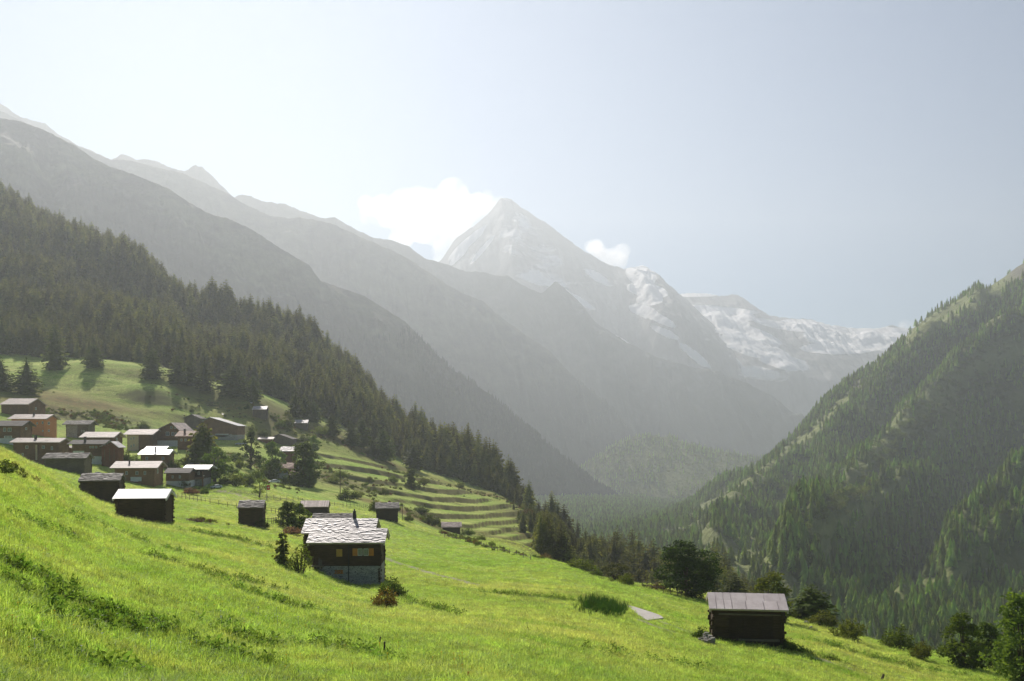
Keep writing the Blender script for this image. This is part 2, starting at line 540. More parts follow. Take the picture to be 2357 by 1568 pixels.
# ground seen in the photograph: column u -> (v, distance)
COLS = {
    0: [(1568, 13), (1450, 16.5), (1350, 21), (1250, 29), (1150, 42), (1080, 58), (1038, 80), (1034, 130), (1040, 200), (1034, 255), (1000, 300), (955, 340), (890, 400), (820, 480)],
    60: [(1568, 14), (1450, 18), (1350, 23.5), (1250, 33), (1150, 50), (1092, 75), (1068, 105), (1062, 150), (1064, 200)],
    125: [(1250, 39), (1150, 62), (1112, 95), (1096, 140)],
    200: [(1568, 16), (1450, 21), (1350, 29), (1250, 48), (1195, 75), (1168, 110), (1148, 150), (1095, 195), (1068, 235), (1046, 270), (1012, 320), (930, 400), (852, 470)],
    400: [(1568, 19), (1450, 25), (1350, 36), (1280, 58), (1244, 80), (1211, 113), (1176, 150), (1145, 190), (1116, 232), (1075, 262), (1038, 300), (1008, 350), (986, 388), (932, 420), (888, 450)],
    490: [(1112, 235), (1078, 270), (1048, 310), (1020, 372), (970, 410), (930, 440), (912, 455)],
    575: [(1568, 20), (1450, 29), (1350, 48), (1285, 80), (1245, 112), (1212, 152), (1182, 180), (1150, 212), (1125, 240), (1090, 300), (1058, 340), (1018, 385), (985, 420), (938, 450)],
    690: [(1568, 20.5), (1450, 32), (1370, 56), (1310, 90), (1270, 110), (1228, 152), (1192, 190), (1160, 230), (1118, 300), (1085, 350), (1030, 400), (990, 440), (968, 460)],
    800: [(1568, 21), (1450, 36), (1390, 66), (1350, 98), (1300, 120), (1255, 150), (1215, 190), (1180, 230), (1140, 300), (1105, 350), (1060, 400), (1020, 440), (998, 470)],
    900: [(1568, 21.5), (1450, 40), (1390, 70), (1345, 100), (1300, 128), (1245, 175), (1193, 227), (1162, 300), (1132, 350), (1100, 400), (1072, 440), (1055, 480)],
    1000: [(1568, 22), (1450, 43), (1385, 75), (1335, 108), (1285, 150), (1235, 220), (1205, 285), (1165, 340), (1125, 400), (1105, 440), (1092, 480)],
    1100: [(1568, 23), (1460, 43), (1400, 72), (1350, 105), (1300, 145), (1265, 190), (1245, 260), (1205, 330), (1175, 380), (1145, 440), (1128, 475)],
    1200: [(1568, 24.5), (1480, 40), (1420, 64), (1370, 93), (1320, 128), (1275, 178), (1262, 250), (1245, 315), (1218, 360), (1194, 400), (1176, 430), (1165, 455)],
    1300: [(1568, 28), (1480, 46), (1430, 66), (1380, 92), (1330, 124), (1302, 150)],
    1400: [(1568, 33), (1480, 52), (1430, 71), (1390, 92), (1355, 120), (1337, 142)],
    1520: [(1568, 40), (1500, 58), (1450, 78), (1410, 102), (1375, 132), (1350, 158)],
    1600: [(1568, 45), (1500, 66), (1460, 85), (1420, 108), (1388, 135), (1366, 160)],
    1720: [(1568, 52), (1500, 74), (1482, 80), (1450, 98), (1420, 122), (1398, 150)],
    1850: [(1568, 60), (1510, 77), (1470, 96), (1446, 112), (1430, 128)],
    2000: [(1568, 75), (1520, 90), (1494, 104), (1478, 116)],
    2150: [(1568, 88), (1532, 104), (1512, 117)],
    2357: [(1568, 101), (1556, 113)],
}
# crests where the meadow breaks off: (u, distance)
CREST = [(1300, 150), (1400, 142), (1520, 158), (1600, 160), (1720, 150), (1850, 128), (2000, 116), (2150, 117), (2357, 113)]
CREST_V = {1300: 1302, 1400: 1337, 1520: 1350, 1600: 1366, 1720: 1398, 1850: 1430, 2000: 1478, 2150: 1512, 2357: 1556}
# the skyline of the wooded hillside, as ground: (u, v, distance)
HILL = [(-450, 330, 960), (-250, 390, 940), (0, 492, 910), (130, 540, 885), (250, 604, 865), (340, 650, 850), (390, 712, 820), (500, 765, 785), (600, 785, 765), (700, 812, 745),
        (780, 872, 710), (900, 985, 650), (1000, 1062, 610), (1100, 1120, 560), (1180, 1152, 520)]


# feet of the buildings: (u, v, distance)
BASES = [(30, 955, 340), (90, 999, 302), (20, 1021, 265), (34, 1058, 240), (130, 1077, 240), (106, 1079, 190), (190, 1093, 190), (154, 1009, 320), (200, 1009, 320), (255, 1049, 270), (175, 1066, 236), (240, 1069, 235),
         (320, 1039, 300), (380, 1031, 306), (430, 1032, 290), (440, 991, 390), (487, 969, 412), (475, 1019, 378), (540, 1019, 378), (350, 1067, 255), (270, 1106, 215), (352, 1121, 215), (408, 1120, 226), (455, 1122, 233),
         (650, 1106, 320), (690, 1111, 312), (660, 1060, 352), (650, 1028, 400), (610, 1027, 396), (214, 850, 462), (501, 921, 445), (567, 938, 432), (597, 958, 418), (693, 991, 430),
         (229, 1153, 150), (272, 1188, 115), (374, 1205, 115), (577, 1213, 150), (723, 1183, 205), (890, 1195, 226), (1038, 1228, 285)]


def make_near():
    pts = []
    for u, col in COLS.items():
        for v, Y in col:
            if any(abs(u - b[0]) < 50 and abs(math.log(Y / b[2])) < .075 for b in BASES):
                continue
            pts.append((u, Y, v))
    pts += [(u, Y, v) for u, v, Y in BASES]
    # slope carried on outside the picture
    for u in (-500, -300):
        k = (0 - u) / 1.0
        for v, Y in COLS[0]:
            if Y > 60:
                pts.append((u, Y, v - k * 0.33 * min(1, Y / 300.0)))
    for u in (2600, 2900):
        for Y in (60, 90, 115):
            pts.append((u, Y, float(vplane(u, Y))))
    for u in (-500, -100, 300, 700, 1100, 1500, 1900, 2300, 2700):
        for Y in (7, 10, 13):
            pts.append((u, Y, float(vplane(u, Y)) if (Y < 12 or u > 900) else float(vplane(u, Y)) - 10))

    def zadd(u, Y, z):
        pts.append((u, Y, VH - F * z / Y))
    for u, Y in CREST:
        z = (VH - CREST_V[u]) / F * Y
        zadd(u, Y * 1.12, z - 2.5)
        zadd(u, Y * 1.35, z - 13)
        zadd(u, Y * 1.8, z - 36)
    for u in (1330, 1450, 1550, 1650, 1750):
        zadd(u, 420, -66 - (u - 1330) * 0.03); zadd(u, 520, -80 - (u - 1330) * 0.05); zadd(u, 700, -150); zadd(u, 1150, -250)
    for u in (1900, 2100, 2357, 2700):
        zadd(u, 330, -100); zadd(u, 480, -160); zadd(u, 700, -235); zadd(u, 1150, -270)
    # wooded knoll beside the terraces
    for u, v, Y in ((1240, 1200, 430), (1290, 1222, 410), (1340, 1262, 395), (1380, 1320, 385)):
        pts.append((u, Y, v))
    for u, v, Y in ((1240, 1272, 300), (1300, 1335, 260), (1350, 1365, 300), (1240, 1275, 220)):
        pts.append((u, Y, v))
    zadd(1240, 480, -70); zadd(1240, 560, -110); zadd(1240, 760, -190); zadd(1240, 1150, -260)
    zadd(1180, 620, -70); zadd(1120, 760, -90); zadd(1100, 1150, -220)
    for u, v, Y in HILL:
        z = (VH - v) / F * Y
        pts.append((u, Y, v))
        if u < 1100:
            zadd(u, Y * 1.10, z - 22); zadd(u, Y * 1.25, z - 95)
            # halfway up the hillside
            base = np.interp(u, [-450, 0, 200, 400, 575, 690, 800, 900, 1000, 1100], [780, 820, 852, 888, 938, 968, 998, 1055, 1092, 1128])
            yb = np.interp(u, [-450, 0, 200, 400, 575, 800, 900, 1100], [480, 480, 470, 450, 450, 470, 480, 475])
            zb = (VH - base) / F * yb
            ym = (yb + Y) / 2
            zadd(u, ym, zb + (z - zb) * 0.46)
    return RBF(pts, 300.0, 2.6)


NEAR = make_near()
# terraced fields (image outline, used with the ground's own distance)
TERR = [(715, 1040), (930, 1085), (1120, 1148), (1235, 1180), (1232, 1262), (1110, 1252), (960, 1190), (830, 1120), (720, 1075)]


def in_poly(u, v, poly):
    inside = np.zeros(np.shape(u), bool)
    n = len(poly)
    for i in range(n):
        (x1, y1), (x2, y2) = poly[i], poly[(i + 1) % n]
        c = ((y1 > v) != (y2 > v)) & (u < (x2 - x1) * (v - y1) / (y2 - y1 + 1e-9) + x1)
        inside ^= c
    return inside


def soft_poly(u, v, poly, w):
    d = polydist(u, v, poly + [poly[0]])
    s = np.where(in_poly(u, v, poly), d, -d)
    return sstep(-w, w, s)


BUMPS = [  # hummocks and hollows of the upper pasture: u, v, distance, radius m, height m
    (330, 852, 455, 34, 4.5), (250, 868, 440, 26, 2.5), (560, 905, 440, 22, 2.0), (500, 915, 425, 14, -1.5), (400, 905, 425, 16, 2.6), (470, 950, 400, 14, 1.2),
    (430, 925, 410, 9, 2.0), (520, 940, 400, 9, 1.2), (550, 955, 395, 8, -1.2), (360, 915, 415, 10, 2.5), (150, 925, 390, 20, 2.5), (590, 1010, 380, 10, 1.0), (450, 905, 430, 8, -2.0), (300, 895, 430, 9, -2.4), (240, 890, 425, 7, 1.8), (385, 940, 395, 7, 1.5), (330, 930, 400, 8, -1.4)]


def zf(X, Y, full=True):
    """height of the near terrain (vectorised)"""
    X = np.asarray(X, float); Y = np.asarray(Y, float)
    Yc = np.maximum(Y, 7.5)
    u = np.clip(CU + F * X / Yc, -700, 3000)
    V = NEAR(u, Yc)
    z = (VH - V) / F * Yc
    zp = -3.3 - 0.22 * X - 0.10 * Y
    k = sstep(9, 15, Y)
    z = zp * (1 - k) + z * k
    if not full:
        return z
    for (bu, bv, bY, r, h) in BUMPS:
        bx = (bu - CU) / F * bY
        z = z + h * np.exp(-(((X - bx) / (1.5 * r)) ** 2 + ((Y - bY) / r) ** 2))
    far = sstep(30, 260, Y)
    z = z + 0.10 * fbm(X / 5.0, Y / 5.0, 3, 1) + 0.55 * far * fbm(X / 22.0, Y / 14.0, 5, 2)
    z = z + 5.0 * sstep(500, 640, Y) * fbm(X / 60.0, Y / 60.0, 4, 3) + 13.0 * sstep(520, 640, Y) * fbm(X / 150.0 + Y / 220.0, Y / 85.0, 2, 17)
    # terraces
    m = soft_poly(np.where(Y > 280, CU + F * X / Yc, -9999), np.where(Y > 280, VH - F * z / Yc, 0), TERR, 9.0) * sstep(285, 310, Y)
    uu = CU + F * X / Yc; vv = VH - F * z / Yc
    un = uu + 14 * perlin(X / 60.0, Y / 60.0, 8)
    lv = vv - 0.17 * (np.clip(un, 700, 1000) - 800) - 0.06 * (np.clip(un, 1000, 1080) - 1000) + 0.10 * np.clip(un - 1090, 0, 300) + 5 * perlin(X / 35.0, Y / 35.0, 9)
    q = lv / 19.0
    fl = np.floor(q); fr = q - fl
    # a level field, then a short steep bank down to the next one
    qt = fl + 0.36 * fr + 0.64 * sstep(0.80, 0.97, fr)
    st = 19.0 / F * Yc * 0.85
    return z - m * (qt - q) * st


def ground_hit(u, v, y0, y1, n=700):
    """the terrain point that shows at photo position (u, v) between two distances"""
    Y = np.geomspace(y0, y1, n)
    X = (u - CU) / F * Y
    z = zf(X, Y)
    V = VH - F * z / Y
    k = np.nonzero(V <= v)[0]
    i = int(k[0]) if len(k) else int(np.argmin(np.abs(V - v)))
    return Vector((float(X[i]), float(Y[i]), float(z[i])))


def gz(x, y):
    return float(zf(np.array([x]), np.array([y]))[0])


# footpaths and tracks (photo outline -> ground points)
PATHS = [([(880, 1283), (940, 1303), (1010, 1325), (1090, 1346)], 90, 160, 0.45),
         ([(1480, 1430), (1500, 1440), (1540, 1452)], 60, 120, 0.55), ([(1512, 1428), (1545, 1440), (1590, 1458)], 60, 120, 0.55),
         ([(1885, 1518), (1915, 1526), (1955, 1538)], 60, 110, 0.35), ([(585, 1156), (540, 1137), (508, 1130)], 180, 280, 0.7)]
PATHW = [([ground_hit(u, v, a, b) for u, v in p], w) for p, a, b, w in PATHS]

# dry and brushy tracts: (u, v, distance, rx, ry, dry, brush)
TRACTS = [(170, 925, 385, 40, 14, 1, .3), (90, 935, 380, 26, 16, 1, .2), (60, 900, 410, 40, 20, .8, .1), (225, 960, 350, 26, 8, .5, 1), (270, 975, 340, 18, 6, .3, 1), (120, 955, 345, 25, 7, .4, .9),
          (300, 985, 330, 12, 5, .2, .8),
          (700, 985, 430, 60, 16, .8, .3), (780, 1015, 430, 40, 14, 1, .5), (860, 1045, 440, 40, 12, 1, .6), (650, 1000, 400, 30, 14, .7, .3), (600, 960, 420, 30, 20, .8, .2), (530, 935, 425, 26, 12, .8, .2),
          (760, 1100, 350, 22, 18, .8, .8), (800, 1120, 335, 14, 8, .5, .9), (920, 1175, 300, 16, 14, 1, .2), (880, 1160, 320, 14, 10, .9, .2), (960, 1195, 290, 16, 10, .9, .6), (980, 1060, 475, 50, 10, 1, .5),
          (1130, 1140, 455, 40, 12, .8, .3), (1230, 1190, 410, 16, 22, 1, .8), (1210, 1230, 340, 12, 10, .9, .6), (1100, 1225, 285, 25, 8, .6, .5), (1160, 1248, 240, 18, 8, .5, .6),
          (600, 1060, 335, 24, 10, .6, .8), (540, 1050, 320, 16, 12, .7, .7), (480, 1128, 222, 14, 5, .2, .9), (560, 1135, 225, 20, 5, .2, .8), (640, 1090, 310, 16, 8, .4, .8),
          (440, 1198, 118, 4, 2.5, .3, .9), (1230, 1385, 80, 2.5, 5, .2, .8), (1190, 1370, 88, 3, 4, .1, .6), (1335, 1370, 100, 5, 5, .4, .5), (1480, 1350, 152, 9, 4, 1, .1), (1800, 1412, 135, 12, 3, 1, .1),
          (500, 1235, 105, 5, 5, .0, .55), (560, 1250, 98, 4, 4, .0, .5), (1950, 1530, 83, 6, 5, .35, .2), (2150, 1550, 94, 9, 5, .45, .1)]


def build_ground():
    ys = np.concatenate([np.arange(-60, 4, 4.0), np.arange(4, 30, 0.3), np.arange(30, 120, 0.7), np.arange(120, 260, 1.3), np.arange(260, 520, 0.9), np.arange(520, 1150, 5)])
    a = np.linspace(-0.72, 0.72, 520)
    A, YY = np.meshgrid(a, ys)
    XX = A * (YY + 80)
    ZZ = np.empty_like(XX)
    for i in range(0, len(ys), 40):
        ZZ[i:i + 40] = zf(XX[i:i + 40], YY[i:i + 40])
    dry = np.zeros_like(XX); brush = np.zeros_like(XX); path = np.zeros_like(XX)
    for (tu, tv, tY, rx, ry, d, b) in TRACTS:
        p = ground_hit(tu, tv, tY * 0.8, tY * 1.25)
        g = np.exp(-(((XX - p.x) / rx) ** 2 + ((YY - p.y) / ry) ** 2) * 1.2)
        dry = np.maximum(dry, d * g); brush = np.maximum(brush, b * g)
    dry = np.maximum(dry, 0.3 * sstep(200, 360, YY) * sstep(-0.2, 0.4, fbm(XX / 40, YY / 25, 3, 21)))
    brush = np.maximum(brush, 0.8 * sstep(260, 330, YY) * sstep(0.25, 0.6, fbm(XX / 14, YY / 9, 3, 22)) * sstep(-230, -120, XX))
    for w, r in PATHW:
        d = polydist(XX, YY, [(q.x, q.y) for q in w])
        path = np.maximum(path, 1 - sstep(r * 0.6, r * 1.6, d))
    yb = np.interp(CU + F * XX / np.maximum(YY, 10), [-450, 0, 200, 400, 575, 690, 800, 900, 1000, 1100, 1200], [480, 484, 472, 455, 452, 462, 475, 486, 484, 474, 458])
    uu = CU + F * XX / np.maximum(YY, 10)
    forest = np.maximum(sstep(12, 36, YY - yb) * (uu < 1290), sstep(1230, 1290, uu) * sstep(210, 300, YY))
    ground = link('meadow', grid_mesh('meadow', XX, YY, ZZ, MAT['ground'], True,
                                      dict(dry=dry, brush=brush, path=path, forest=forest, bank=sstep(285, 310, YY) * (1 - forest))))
    tag(ground, 'sunlit green meadow hillside with terraced fields sloping down to the valley', 'meadow', kind='structure')


build_ground()

# ------------------------------------------------------------------ valley and the wooded mountainside beyond it
RP = {
    900: [(1900, 520), (1420, 900), (1240, 1800), (1160, 2900), (1140, 3500)],
    1150: [(1850, 520), (1400, 900), (1235, 1800), (1165, 2700), (1145, 3500)],
    1350: [(1800, 520), (1385, 900), (1240, 1600), (1178, 2500), (1150, 3500)],
    1500: [(1740, 520), (1370, 900), (1250, 1450), (1190, 2300), (1165, 2900), (1150, 3500)],
    1570: [(1720, 520), (1365, 860), (1250, 1400), (1180, 2150), (1176, 2500), (1172, 3400)],
    1650: [(1700, 520), (1350, 860), (1240, 1400), (1190, 1750), (1140, 2180), (1150, 2500), (1190, 3300)],
    1800: [(1660, 520), (1340, 900), (1230, 1350), (1150, 1750), (1082, 2280), (1100, 2600), (1170, 3300)],
    1960: [(1640, 540), (1360, 950), (1220, 1350), (1080, 1800), (925, 2360), (960, 2650), (1120, 3300)],
    2100: [(1620, 560), (1390, 960), (1260, 1250), (1130, 1560), (970, 1950), (760, 2560), (800, 2850), (1000, 3400)],
    2230: [(1600, 600), (1400, 960), (1240, 1280), (1080, 1640), (900, 2050), (690, 2600), (730, 2900), (950, 3500)],
    2357: [(1560, 660), (1400, 960), (1210, 1300), (1020, 1680), (830, 2080), (608, 2640), (650, 2950), (880, 3500)],
    2700: [(1480, 660), (1300, 960), (1060, 1320), (840, 1700), (620, 2120), (330, 2680), (380, 2980), (650, 3500)],
}
KR = 0.72
RIGHT = RBF([(u, Y, v) for u, c in RP.items() for v, Y in c], 260.0, 5.0)
SPURS = [([(2440, 715), (2355, 785), (2207, 916), (2043, 1048), (1944, 1163), (1870, 1260), (1820, 1310)], 46, 66), ([(2400, 1270), (2230, 1330), (2090, 1395)], 34, 60),
         ([(2420, 1120), (2300, 1240), (2200, 1330)], 34, 50), ([(2150, 1110), (2000, 1240), (1880, 1330)], 30, 44), ([(1960, 900), (1900, 1020), (1760, 1160), (1650, 1260)], 34, 40), ([(2250, 720), (2120, 830), (2010, 950), (1900, 1080)], 30, 40)]
GULLY = [([(2440, 900), (2320, 985), (2250, 1080), (2150, 1180), (2080, 1300)], 60, -80), ([(2330, 745), (2163, 856), (2087, 922), (2037, 1004), (1985, 1091), (1900, 1200), (1800, 1280)], 32, -44), ([(2420, 1210), (2250, 1310), (2080, 1410)], 26, -50)]
CLEAR = [([(2410, 590), (2280, 668), (2180, 728), (2090, 775)], 24, 1), ([(1985, 880), (1880, 985), (1800, 1052), (1700, 1128), (1600, 1180)], 13, .9), ([(2060, 985), (2130, 925), (2240, 845), (2380, 800)], 34, .75),
         ([(2270, 1283), (2180, 1330), (2080, 1372), (2000, 1395)], 15, 1), ([(2070, 1120), (1990, 1170), (1880, 1235)], 15, .95), ([(1620, 1230), (1680, 1270), (1760, 1295)], 24, .9), ([(2100, 740), (2200, 690)], 30, .8),
         ([(2040, 1010), (1960, 1110)], 20, .7), ([(1480, 1165), (1540, 1188), (1600, 1182)], 8, .6), ([(1690, 1140), (1610, 1190)], 10, 1), ([(2000, 1200), (1890, 1290)], 14, .8), ([(1700, 1310), (1800, 1330)], 14, .8), ([(2200, 960), (2120, 1060)], 18, .6)]


def zright(X, Y, full=True):
    X = np.asarray(X, float) / KR; Y = np.asarray(Y, float) / KR
    u = CU + F * X / Y
    V = RIGHT(u, Y)
    z = (VH - V) / F * Y
    if full:
        hill = sstep(-190, -120, z)
        for p, w, h in SPURS + GULLY:
            d = polydist(u, V, p)
            z = z + h * np.exp(-(d / w) ** 2)
        z = z + hill * (38 * ridged((X * 0.8 + Y * 0.5) / 260.0, (Y * 0.35 - X * 0.3) / 700.0, 4, 31) + 12 * fbm(X / 70.0, Y / 70.0, 4, 32)) * sstep(2750, 2200, Y) + 5 * hill * fbm(X / 60.0, Y / 60.0, 4, 33)
        z = np.maximum(z, -232 + 6 * fbm(X / 160.0, Y / 160.0, 4, 34))
    return z * KR


def clear_mask(u, V):
    c = np.zeros(np.shape(u))
    for p, w, s in CLEAR:
        c = np.maximum(c, s * np.exp(-(polydist(u, V, p) / w) ** 2))
    return c


def build_right():
    ys = np.concatenate([np.arange(520, 1100, 8.0), np.arange(1100, 2900, 9.0), np.arange(2900, 3500, 25)]) * KR
    a = np.linspace(-0.20, 0.70, 400)
    A, YY = np.meshgrid(a, ys)
    XX = A * YY
    ZZ = np.empty_like(XX)
    for i in range(0, len(ys), 40):
        ZZ[i:i + 40] = zright(XX[i:i + 40], YY[i:i + 40])
    uu = CU + F * A; VV = VH - F * ZZ / YY
    crag = sstep(45, 0, np.hypot((uu - 2345) / 1.2, VV - 625)) * 0.9 + sstep(30, 0, np.hypot(uu - 1975, VV - 890)) * 0.8 + sstep(26, 0, np.hypot(uu - 2150, (VV - 1175) * 1.5)) * 0.5
    o = link('mountainside', grid_mesh('mountainside', XX, YY, ZZ, MAT['right'], True, dict(clear=clear_mask(uu, VV), crag=np.clip(crag, 0, 1))))
    tag(o, 'steep wooded mountainside rising from the valley floor opposite the village', 'mountain', kind='structure')


build_right()

# ------------------------------------------------------------------ far ridges


def ridge(name, label, crest, Yfun, slope, zfoot, mat, n=(0.25, -0.97), N=520, rows=90, jag=2.0, gam=40.0, seed=0, back=0.5, gfreq=1 / 240.0, snow=None, prof=None, jf=1.0):
    cu = np.array([c[0] for c in crest], float); cv = np.array([c[1] for c in crest], float)
    u = np.linspace(cu[0], cu[-1], N)
    v = np.interp(u, cu, cv) + jag * fbm(u / (16.0 * jf), u * 0 + seed * 3.1, 5, seed, 0.6)
    Y = Yfun(u)
    cx, cy, cz = (u - CU) / F * Y, Y, (VH - v) / F * Y
    H = np.maximum(cz - zfoot, 40.0)
    D = H / np.tan(np.radians(slope(u) if callable(slope) else slope))
    ts = np.concatenate([np.linspace(-back, 0, 10)[:-1], np.linspace(0, 1, rows) ** 1.25])
    T, _ = np.meshgrid(ts, u, indexing='ij')
    front = np.clip(T, 0, 1); bk = np.clip(-T, 0, None)
    dist = front * D * 1.0
    XX = cx + n[0] * dist - n[0] * bk * D
    YY = cy + n[1] * dist - n[1] * bk * D
    ZZ = cz - H * (prof(u, front) if prof else front) - H * bk * 0.9
    env = np.clip(front * 5, 0, 1) * (1 - front * 0.6) * np.minimum(1, H / 400.0)
    s = (XX * -n[1] + YY * n[0])
    q = (XX * n[0] + YY * n[1])
    g = ridged(s * gfreq + 0.25 * fbm(q / 500.0, s / 500.0, 2, seed + 4), q * gfreq * 0.22, 5, seed)
    ZZ = ZZ + env * (gam * g + gam * 0.5 * fbm(XX / 160.0, YY / 160.0, 5, seed + 9))
    attrs = {}
    if snow is not None:
        attrs['snow'] = snow(CU + F * XX / YY, VH - F * ZZ / YY)
    o = link(name, grid_mesh(name, XX, YY, ZZ, mat, True, attrs))
    tag(o, label, 'mountain', kind='structure')
    return XX, YY, ZZ


lin = lambda pts: (lambda u: np.interp(u, [p[0] for p in pts], [p[1] for p in pts]))
R1 = [(-160, 228), (0, 272), (47, 279), (103, 300), (172, 335), (215, 365), (254, 384), (301, 399), (388, 434), (431, 464), (487, 494), (525, 503), (581, 529), (646, 572), (711, 610), (737, 646), (838, 681),
      (932, 740), (1034, 846), (1128, 908), (1206, 979), (1290, 1045), (1370, 1110), (1450, 1165), (1520, 1200)]
G1 = ridge('mountain_ridge', 'hazy grey ridge descending from the left just behind the forest hillside', R1, lin([(-160, 2150), (600, 2250), (1520, 2400)]), 50, -215, MAT['ridge1'], gam=95, seed=3, jag=2.0)
R2 = [(-160, 190), (0, 255), (120, 310), (200, 345), (254, 367), (301, 369), (366, 387), (422, 399), (465, 419), (517, 442), (560, 468), (624, 498), (668, 503), (689, 500), (737, 509), (760, 513), (835, 548), (925, 587), (980, 623),
      (1034, 658), (1077, 681), (1112, 693), (1140, 720), (1206, 768), (1265, 807), (1300, 846), (1332, 877), (1383, 916), (1433, 971), (1480, 1030), (1520, 1080), (1580, 1150)]
G2 = ridge('mountain_ridge', 'second hazy ridge, its crest dropping towards the valley mouth below the pyramid peak', R2, lin([(-160, 3200), (700, 3400), (1580, 3500)]), 52, -200, MAT['ridge2'], gam=95, seed=5, jag=2.5)
R3 = [(-160, 160), (-70, 205), (0, 236), (47, 270), (105, 285), (129, 305), (181, 335), (254, 367), (284, 354), (319, 369), (340, 365), (366, 373), (400, 389), (426, 393), (448, 380), (465, 384), (491, 408), (538, 455), (556, 449), (577, 451), (603, 464),
      (655, 470), (706, 490), (741, 503), (771, 500), (807, 521), (858, 548), (901, 552), (940, 568), (979, 595), (1018, 605), (1065, 623), (1108, 627), (1159, 636), (1167, 632), (1206, 658), (1245, 676), (1279, 648), (1320, 681), (1347, 709),
      (1367, 740), (1441, 787), (1520, 826), (1600, 846), (1660, 862), (1720, 882), (1780, 912), (1830, 955), (1880, 1010), (1920, 1060), (1980, 1120)]
ridge('mountain_ridge', 'third hazy ridge with jagged crest and one small pointed summit in front of the pyramid peak', R3, lin([(-160, 3600), (700, 4200), (1980, 4300)]), 52, -195, MAT['ridge3'], gam=120, seed=8, jag=3.0, gfreq=1 / 300.0)
R4 = [(850, 700), (940, 650), (1015, 599), (1050, 548), (1101, 513), (1128, 486), (1152, 457), (1171, 456), (1206, 482), (1257, 513), (1300, 546), (1336, 572), (1402, 611), (1440, 618), (1480, 610), (1512, 631), (1543, 658), (1580, 690), (1640, 745),
      (1700, 800), (1800, 890), (1900, 980)]


def blobs(lst, base=0.0):
    def f(u, v):
        s = np.full(u.shape, base)
        for (a, b, rx, ry, ang, k) in lst:
            c, d = math.cos(math.radians(ang)), math.sin(math.radians(ang))
            x = ((u - a) * c + (v - b) * d) / rx; y = (-(u - a) * d + (v - b) * c) / ry
            s = np.maximum(s, k * np.exp(-(x * x + y * y) ** 2))
        return s
    return f


SN4 = blobs([(1075, 560, 70, 11, -42, .85), (1055, 590, 34, 8, -45, .85), (1110, 575, 60, 7, -50, .7), (1475, 632, 36, 26, 20, 1.4), (1490, 668, 48, 16, 10, 1.4), (1495, 690, 32, 13, 0, 1.25), (1480, 715, 36, 14, 15, 1.3), (1520, 735, 44, 10, 25, 1.1), (1530, 765, 44, 9, 25, 1.0),
            (1250, 640, 100, 26, 10, .56), (1440, 790, 44, 6, 35, .65), (1200, 560, 70, 50, 0, .46), (1330, 690, 60, 10, 30, .62), (1600, 820, 60, 12, 40, .75), (1380, 640, 50, 14, 30, .62), (1180, 520, 60, 60, 0, .5), (1250, 590, 90, 50, 20, .5)], 0.33)
ridge('snow_peak', 'tall pyramid peak with snow streaks closing off the valley', R4, lin([(850, 5600), (1900, 5700)]), 42, -190, MAT['peak'], n=(0.12, -0.99), gam=95, seed=14, jag=3.0, gfreq=1 / 420.0, snow=SN4, rows=130,
      prof=lambda u, f: f + sstep(1380, 1450, u) * (np.interp(f, [0, .65, 1], [0, .36, 1]) - f))
R5 = [(1380, 700), (1480, 690), (1563, 677), (1615, 674), (1658, 681), (1680, 679), (1699, 679), (1735, 703), (1770, 727), (1830, 734), (1869, 735), (1903, 747), (1951, 755), (2028, 756), (2050, 749), (2119, 762), (2200, 770), (2400, 760)]
SN5 = blobs([(1660, 712, 100, 7, 5, .9), (1630, 735, 90, 22, 8, 1.8), (1700, 725, 40, 12, 10, 1.2), (1690, 775, 104, 30, 10, 1.7), (1790, 748, 70, 10, 12, .8), (1740, 803, 95, 22, 14, .95), (1880, 752, 90, 14, 5, 1.8), (1960, 772, 100, 27, 0, 1.9), (2060, 782, 74, 26, 0, 1.8), (1600, 678, 60, 6, 0, 1.2),
             (1650, 822, 70, 26, 25, .85), (1800, 830, 90, 24, 15, .66), (1930, 802, 95, 14, 0, 1.1), (1750, 860, 110, 22, 10, .5), (1650, 860, 60, 14, 30, .55)], 0.20)
ridge('glacier', 'snow covered glacier basin with rock islands at the head of the valley', R5, lin([(1380, 6250), (2400, 6250)]), 37, -190, MAT['peak'], n=(-0.02, -1.0), gam=60, seed=19, jag=3.0, gfreq=1 / 500.0, snow=SN5, rows=160, back=0.15, prof=lambda u, f: np.interp(f, [0, .85, 1], [0, .52, 1]))


def valley_floor():
    ys = np.linspace(300, 6500, 120); xs = np.linspace(-2600, 3300, 120)
    A, B = np.meshgrid(xs, ys)
    o = link('valley_floor', grid_mesh('valley_floor', A, B, -228 + 8 * fbm(A / 400, B / 400, 3, 41), MAT['valley'], True))
    tag(o, 'flat green floor of the valley running back to the glacier', 'valley', kind='structure')


valley_floor()

G6 = ridge('valley_spur', 'low hazy green spur crossing the valley floor below the ridges', [(1230, 1130), (1330, 1082), (1420, 1022), (1480, 1002), (1540, 1006), (1600, 1024), (1700, 1048), (1790, 1062), (1860, 1090), (1950, 1130)], lin([(1230, 2900), (1380, 2750), (1950, 2850)]), 22, -205, MAT['valley'], gam=26, seed=23, jag=2.0, rows=60)
# ------------------------------------------------------------------ plants
def quadleaf(mb, p, d, w, nrm):
    """a small leaf-like face from p along d, half width w"""
    s = d.cross(nrm)
    if s.length < 1e-6:
        s = Vector((1, 0, 0))
    s = s.normalized() * w
    mb.poly([p, p + d * 0.45 + s, p + d, p + d * 0.45 - s])


def rdir(r):
    z = r.uniform(-1, 1); a = r.uniform(0, 2 * math.pi); q = math.sqrt(1 - z * z)
    return Vector((q * math.cos(a), q * math.sin(a), z))


